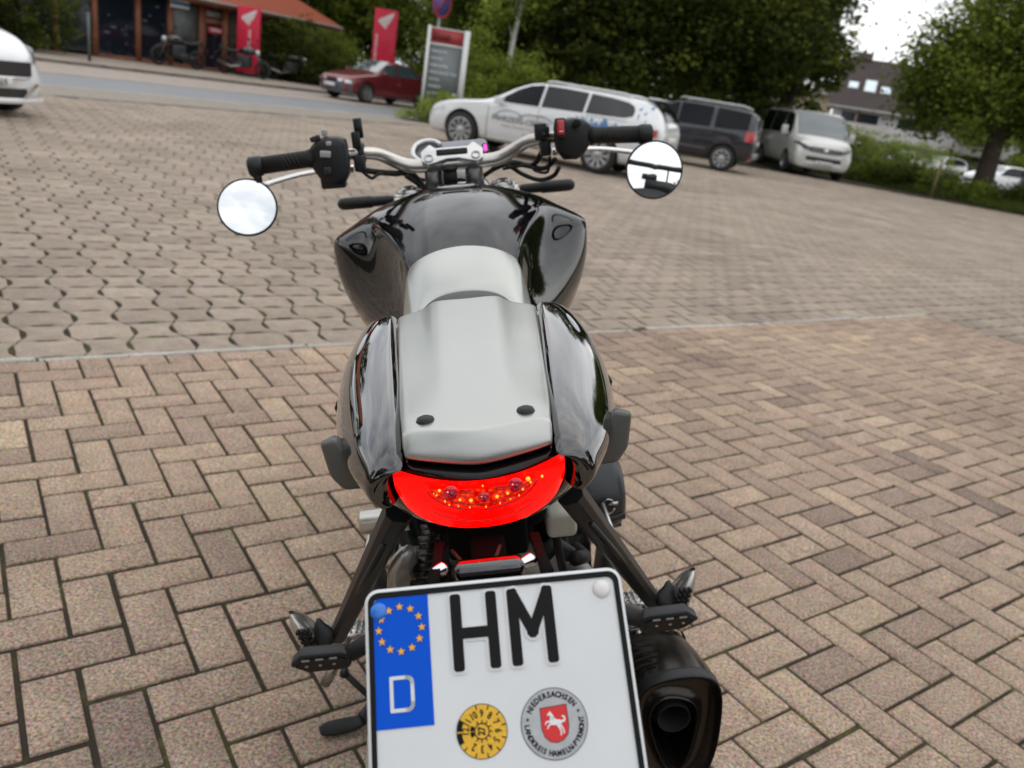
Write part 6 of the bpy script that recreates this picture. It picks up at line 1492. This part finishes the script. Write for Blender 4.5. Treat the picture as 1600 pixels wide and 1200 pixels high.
mb = MB(); mb.prism([(-.13, 1.07), (-.09, 1.04), (-.05, 1.045), (0, 1.05), (.05, 1.045), (.09, 1.04), (.13, 1.07), (.125, 1.125), (.07, 1.14), (-.07, 1.14), (-.125, 1.125)], .968, .988); o = mb.build('triple_clamp', M_aluw, bike); bevel(o, .005, 2); bake(o)
# instrument: round ring on the left, grey box, magenta light
ig = empty('instrument', (-.005, 1.17, 1.062)); ig.parent = bike
tI = Matrix.Rotation(R(38), 4, 'X')
mb = MB(); mb.prism([(x, y) for x, y in rrect(-.055, -.030, .080, .034, .012)], -.022, .0, tI); o = mb.build('display_box', pm('display grey', (.20, .205, .23), .22, .4, coat=.4), ig); bevel(o, .004, 2); bake(o)
mb = MB(); pts = [tI @ Vector((-.048 + .032 * math.cos(a), .004 + .032 * math.sin(a), .003)) for a in np.linspace(.55, 4.6, 26)]; mb.tube(pts, .0055, 12); mb.build('ring', M_aluw, ig)
mb = MB(); mb.lathe([(0, .0), (.027, .0), (.027, -.02)], (0, 0, 0), 'z', 32); o = mb.build('dial', pm('dial grey', (.13, .14, .16), .2, .3, coat=.6), ig); o.matrix_basis = tI @ Matrix.Translation((-.048, .004, .0022))
mb = MB(); mb.prism(rrect(.068, -.014, .082, .016, .005), -.004, .0015, tI); mb.build('lamp_bezel', M_blackp, ig)
mb = MB(); mb.prism(rrect(.0715, -.008, .0780, .010, .003), .001, .003, tI); mb.build('warning_light', pm('magenta lamp', (.9, .02, .45), .3, emit=(1.0, .03, .42), es=1.6), ig)

# ---------------- bar end mirrors
Cb = Vector((.004, -.597, 1.21))
for s, c_, want in ((-1, (-.394, .950, 1.011), Vector((.05, -.80, .62))), (1, (.382, .950, 1.016), Vector((.06, -.97, .15)))):
    c_ = Vector(c_); n_ = ((Cb - c_).normalized() + want.normalized()).normalized()
    q = n_.to_track_quat('Z', 'Y').to_matrix().to_4x4(); M4 = Matrix.Translation(c_) @ q
    mr = empty('mirror', (0, 0, 0)); mr.parent = bike
    mb = MB(); mb.lathe([(.0515, .0012), (.0530, .0026), (.0545, .0018), (.0552, -.002), (.0535, -.007), (.044, -.013), (.02, -.016), (0, -.0165)], (0, 0, 0), 'z', 64); o = mb.build('mirror_housing', M_mattb, mr); o.matrix_basis = M4
    rows = [[(r_ * math.cos(a), r_ * math.sin(a), .0014 + (.052 ** 2 - r_ * r_) / (2 * .9)) for a in np.linspace(0, 6.2832, 65)[:-1]] for r_ in (.0001, .013, .026, .039, .0515)]
    mb = MB(); mb.grid(rows, closed=True); o = mb.build('mirror_glass', pm('mirror silvering', (.88, .90, .90), .01, 1.0), mr); o.matrix_basis = M4
    e = Vector((s * .371, .972, 1.075)); mb = MB(); mb.tube([e + Vector((0, 0, 0)), e + Vector((0, .004, -.02)), e + Vector((s * .004, .004, -.034))], [.009, .0075, .0065], 12); mb.tube([e + Vector((s * .004, .003, -.030)), c_ - n_ * .013 + Vector((-s * .008, .004, .03))], [.007, .006], 12); mb.build('mirror_arm', M_mattb, mr)

# ---------------- frame, engine, wheels, swingarm
for s in (-1, 1):
    mb = MB(); mb.tube([(s * .07, .18, .80), (s * .105, .40, .79), (s * .115, .56, .72)], .014, 12); mb.build('subframe_tube', M_mattb, bike)
    mb = MB(); mb.tube([(s * .09, 1.08, .88), (s * .13, .9, .78), (s * .125, .62, .72), (s * .12, .52, .50)], [.03, .03, .024, .035], 12); mb.build('frame_beam', M_mattb, bike)
    mb = MB(); mb.box((s * .120, .52, .55), (.040, .13, .28), Matrix.Rotation(R(6) * s, 3, 'Y')); o = mb.build('side_cover', M_mattb, bike); bevel(o, .02, 3); bake(o)
mb = MB(); mb.box((0, .78, .62), (.30, .46, .30)); mb.box((0, .72, .38), (.34, .42, .24)); o = mb.build('engine', pm('engine black', (.015, .015, .016), .45, .4), bike); bevel(o, .04, 3); bake(o)
mb = MB(); mb.box((0, 1.05, .62), (.34, .05, .34)); mb.build('radiator', M_mattb, bike)
# right engine cover, round drum with a wire loop
mb = MB(); mb.lathe([(0, .052), (.050, .050), (.062, .042), (.067, .03), (.068, -.02), (.060, -.06)], (.190, .64, .508), 'x', 40); ec = mb.build('clutch_cover', pm('cover grey', (.035, .037, .040), .38, .5), bike)
for k in range(5):
    a = R(50 + 50 * k); mb = MB(); mb.tube([(.19, .64 + .068 * math.sin(a), .508 + .068 * math.cos(a)), (.235, .64 + .062 * math.sin(a), .508 + .062 * math.cos(a))], .007, 8); mb.build('cover_bolt', M_mattb, ec)
mb = MB(); mb.tube([(.205 + .011 * math.cos(a), .567, .515 + .014 * math.sin(a)) for a in np.linspace(.6, 6.0, 16)], .0016, 6); mb.tube([(.205, .567, .52), (.222, .566, .521)], .0035, 6); mb.build('hose_clip', M_steel, ec)
# left footpeg cylinder and right brake fluid reservoir
mb = MB(); mb.lathe([(0, .036), (.0145, .036), (.0170, .033), (.0170, -.03)], (-.135, .35, .660), 'x', 24); mb.v = [(-.27 - v[0], v[1], v[2]) for v in mb.v]; mb.build('frame_end', M_alu, bike)
mb = MB(); mb.box((.090, .25, .695), (.037, .04, .034)); o = mb.build('fluid_reservoir', pm('reservoir plastic', (.55, .54, .46), .35), bike); bevel(o, .007, 3); bake(o)
mb = MB(); mb.tube([(.085, .27, .68), (.09, .30, .62), (.10, .33, .55)], .006, 8); mb.tube([(.112, .30, .60), (.13, .34, .575), (.125, .40, .55)], .010, 10); mb.tube([(.07, .33, .59), (.09, .34, .60), (.11, .35, .575)], .012, 10); mb.build('brake_hose', M_rub, bike)
# rear wheel
def moto_wheel(y, r_, w_, rim_r, spokes, nm):
    wl = empty(nm, (0, y, r_)); wl.parent = bike
    pr = []
    for k in range(15):
        a = math.pi * (k / 14 - .5); pr.append((r_ - .0 - w_ * .30 * (1 - math.cos(a)) if abs(k - 7) < 7 else rim_r + .004, w_ / 2 * math.sin(a)))
    mb = MB(); mb.lathe([(rim_r, -w_ * .40)] + pr + [(rim_r, w_ * .40)], (0, 0, 0), 'x', 56); mb.build('tyre', M_tyre, wl)
    mb = MB(); mb.lathe([(rim_r + .006, -w_ * .40), (rim_r - .012, -w_ * .38), (rim_r - .02, 0), (rim_r - .012, w_ * .38), (rim_r + .006, w_ * .40)], (0, 0, 0), 'x', 48)
    mb.lathe([(.05, -.04), (.055, 0), (.05, .04)], (0, 0, 0), 'x', 24)
    for k in range(spokes):
        a = 2 * math.pi * k / spokes; mb.tube([(0, .05 * math.cos(a), .05 * math.sin(a)), (0, (rim_r - .015) * math.cos(a + .12), (rim_r - .015) * math.sin(a + .12))], [.016, .011], 8)
    mb.build('rim', M_mattb, wl); return wl
moto_wheel(0, .320, .19, .222, 7, 'rear_wheel')
fw_ = moto_wheel(1.455, .300, .12, .222, 7, 'front_wheel')
for s in (-1, 1):
    mb = MB(); mb.lathe([(.10, -.0025), (.155, -.0025), (.155, .0025), (.10, .0025)], (s * .075, 0, 0), 'x', 48); mb.build('brake_disc', M_steel, fw_)
mb = MB(); mb.grid(interp(None, [[(.07 * math.sin(b), 1.455 - .335 * math.cos(a) * (1 - .05 * (1 - math.cos(b))), .30 + .335 * math.sin(a) - .02 * (1 - math.cos(b))) for b in np.linspace(-1.4, 1.4, 9)] for a in np.linspace(.5, 2.3, 8)], 14)); mb.build('front_fender', M_gloss, bike)
mb = MB(); mb.lathe([(0, .09), (.06, .085), (.088, .05), (.09, .0), (.07, -.06), (0, -.07)], (0, 1.27, .93), 'y', 32); mb.build('headlight', M_gloss, bike)
# swingarm, chain, hugger, shock
sw_ = [(-.120, .52, .47, .030, .075), (-.122, .36, .47, .030, .085), (-.127, .20, .47, .030, .095), (-.132, .08, .45, .030, .11), (-.132, -.02, .38, .030, .115), (-.130, -.08, .33, .028, .08)]
mb = MB(); mb.grid(interp(None, [[(x + rx * math.copysign(abs(math.cos(a)) ** .6, math.cos(a)), y, z + rz * math.sin(a)) for a in np.linspace(0, 6.2832, 21)[:-1]] for x, y, z, rx, rz in sw_], 16), closed=True); mb.build('swingarm', pm('swingarm aluminium', (.50, .48, .44), .4, .7), bike)
mb = MB(); mb.tube([(0, .50, .45), (.11, .48, .46), (.13, .30, .53), (.125, .20, .60)], [.05, .045, .03, .02], 12); mb.build('swingarm_brace', _M['swingarm aluminium'], bike)
mb = MB(); mb.tube([(-.118, .30, .60), (-.110, .24, .665), (-.098, .20, .70)], [.03, .022, .012], 12, flat=.5); mb.build('chain_guard', _M['swingarm aluminium'], bike)
mb = MB()
for k in range(12):
    f = k / 11; mb.box((-.085 + .0 * f, .14 + .30 * f, .655 - .07 * f), (.030 if k % 2 else .020, .016, .016), Matrix.Rotation(R(-20), 3, 'X'))
mb.build('chain', pm('chain steel', (.06, .055, .05), .35, .8), bike)
mb = MB(); mb.grid([[(.095 * math.sin(b), .0 + (.335) * math.cos(a), .32 + .335 * math.sin(a) - .03 * (1 - math.cos(b))) for b in np.linspace(-1.3, 1.3, 11)] for a in np.linspace(.35, 1.35, 10)]); mb.build('hugger', M_mattb, bike)
mb = MB(); mb.tube([(-.02, .30, .70), (-.02, .38, .50)], .03, 12)
for k in range(6): mb.lathe([(.03, -.004), (.038, 0), (.03, .004)], (-.02, .31 + .012 * k, .68 - .03 * k), 'z', 20)
mb.build('shock_absorber', M_mattb, bike)
# ---------------- exhaust
ex = empty('exhaust', (0, 0, 0)); ex.parent = bike
OUT = [(.166, .432), (.178, .456), (.200, .463), (.231, .467), (.262, .464), (.282, .453), (.287, .424), (.283, .388), (.279, .356), (.268, .318), (.248, .290), (.220, .280), (.192, .290), (.174, .318), (.166, .36), (.166, .40)]
INN = [(.190, .413), (.200, .425), (.213, .430), (.228, .428), (.242, .422), (.252, .414), (.255, .396), (.250, .370), (.243, .345), (.236, .325), (.228, .312), (.218, .310), (.208, .318), (.200, .340), (.192, .368), (.188, .392)]
def loop(P, y, sc=1.0, dx=0.0, dz=0.0, tilt=.10):
    cx, cz = .224, .375
    return [(cx + (x - cx) * sc + dx, y + (z - cz) * tilt, cz + (z - cz) * sc + dz) for x, z in P]
mb = MB(); mb.grid(interp(None, [loop(OUT, .50, .66, -.02, -.075), loop(OUT, .42, .80, -.012, -.050), loop(OUT, .33, .92, -.006, -.024), loop(OUT, .26, .975, -.002, -.008), loop(OUT, .215, .985)], 16), closed=True); subsurf(mb.build('muffler', M_exh, ex), 1)
mb = MB(); mb.grid([loop(OUT, .218, .985), loop(OUT, .214, 1.008), loop(OUT, .203, 1.008), loop(OUT, .198, 1.0), loop(OUT, .198, .965), loop(OUT, .206, .95)], closed=True); subsurf(mb.build('end_rim', M_mattb, ex), 1)
mb = MB(); mb.grid([loop(OUT, .203, .955), loop(OUT, .212, .90), [tuple((np.array(a) * .35 + np.array(b) * .65)) for a, b in zip(loop(OUT, .225), loop(INN, .218))], loop(INN, .212, 1.04), loop(INN, .205, 1.02), loop(INN, .205, .97), loop(INN, .225, .93), loop(INN, .29, .90)], closed=True); subsurf(mb.build('end_cap', M_exh, ex), 1)
mb = MB(); mb.grid([[(.224 + r_ * math.cos(a), y, .388 + r_ * math.sin(a)) for a in np.linspace(0, 6.2832, 33)[:-1]] for r_, y in ((.0235, .26), (.0235, .222), (.0225, .216), (.0205, .218), (.0200, .26), (.0195, .30), (.0005, .301))], closed=True); mb.build('tail_pipe', M_hole, ex)
for k in range(6):
    lp = loop(OUT, .236 + k * .012, .975); mb = MB(); mb.tube(smoothpath([lp[q] for q in (15, 0, 1, 2, 3, 4)], 20)[:13 + k % 2], .0016, 5); mb.build('muffler_rib', M_hole, ex)
mb = MB(); mb.grid([[loop(OUT, y, sc, dx, dz)[q] for q in (15, 0, 1, 2, 3, 4, 5, 6)] for y, sc, dx, dz in ((.335, .97, -.006, -.022), (.35, .965, -.007, -.028), (.37, .95, -.008, -.034))]); o = mb.build('heat_shield', M_gloss, ex); sm = o.modifiers.new('t', 'SOLIDIFY'); sm.thickness = .003; subsurf(o, 1)
for p in ((.205, .345, .432), (.245, .34, .428)):
    mb = MB(); mb.lathe([(0, .005), (.004, .004), (.006, 0)], p, 'z', 12); mb.build('shield_screw', M_steel, ex)
mb = MB(); mb.tube([(.185, .55, .36), (.12, .66, .22), (.05, .85, .18), (0, 1.0, .30)], [.035, .03, .03, .025], 12); mb.build('exhaust_pipe', M_exh, ex)
# ---------------- side stand and shift linkage
mb = MB(); mb.tube(smoothpath([(-.10, .62, .30), (-.19, .62, .18), (-.262, .605, .098), (-.278, .60, .090)], 8), [.014] * 8, 10); ssd = mb.build('side_stand', M_mattb, bike)
mb = MB(); mb.grid(interp(None, [[(x + .0 * 1, y + wy * math.cos(a), z + .007 * math.sin(a)) for a in np.linspace(0, 6.2832, 13)[:-1]] for x, y, z, wy in ((-.255, .605, .092, .012), (-.285, .60, .082, .018), (-.322, .59, .086, .020), (-.345, .582, .092, .014), (-.351, .580, .094, .003))], 12), closed=True); mb.build('stand_foot', M_rub, ssd)
mb = MB(); mb.tube([(-.305, .66, .150), (-.265, .66, .085), (-.2, .64, .06)], [.0065, .006, .006], 8); mb.lathe([(0, -.008), (.009, -.006), (.009, .006), (0, .008)], (-.306, .66, .152), 'y', 12); mb.build('stand_tang', M_mattb, bike)
mb = MB(); mb.tube([(-.24, .80, .30), (-.27, .74, .29), (-.20, .60, .31)], .007, 8); mb.build('shift_lever', M_mattb, bike)
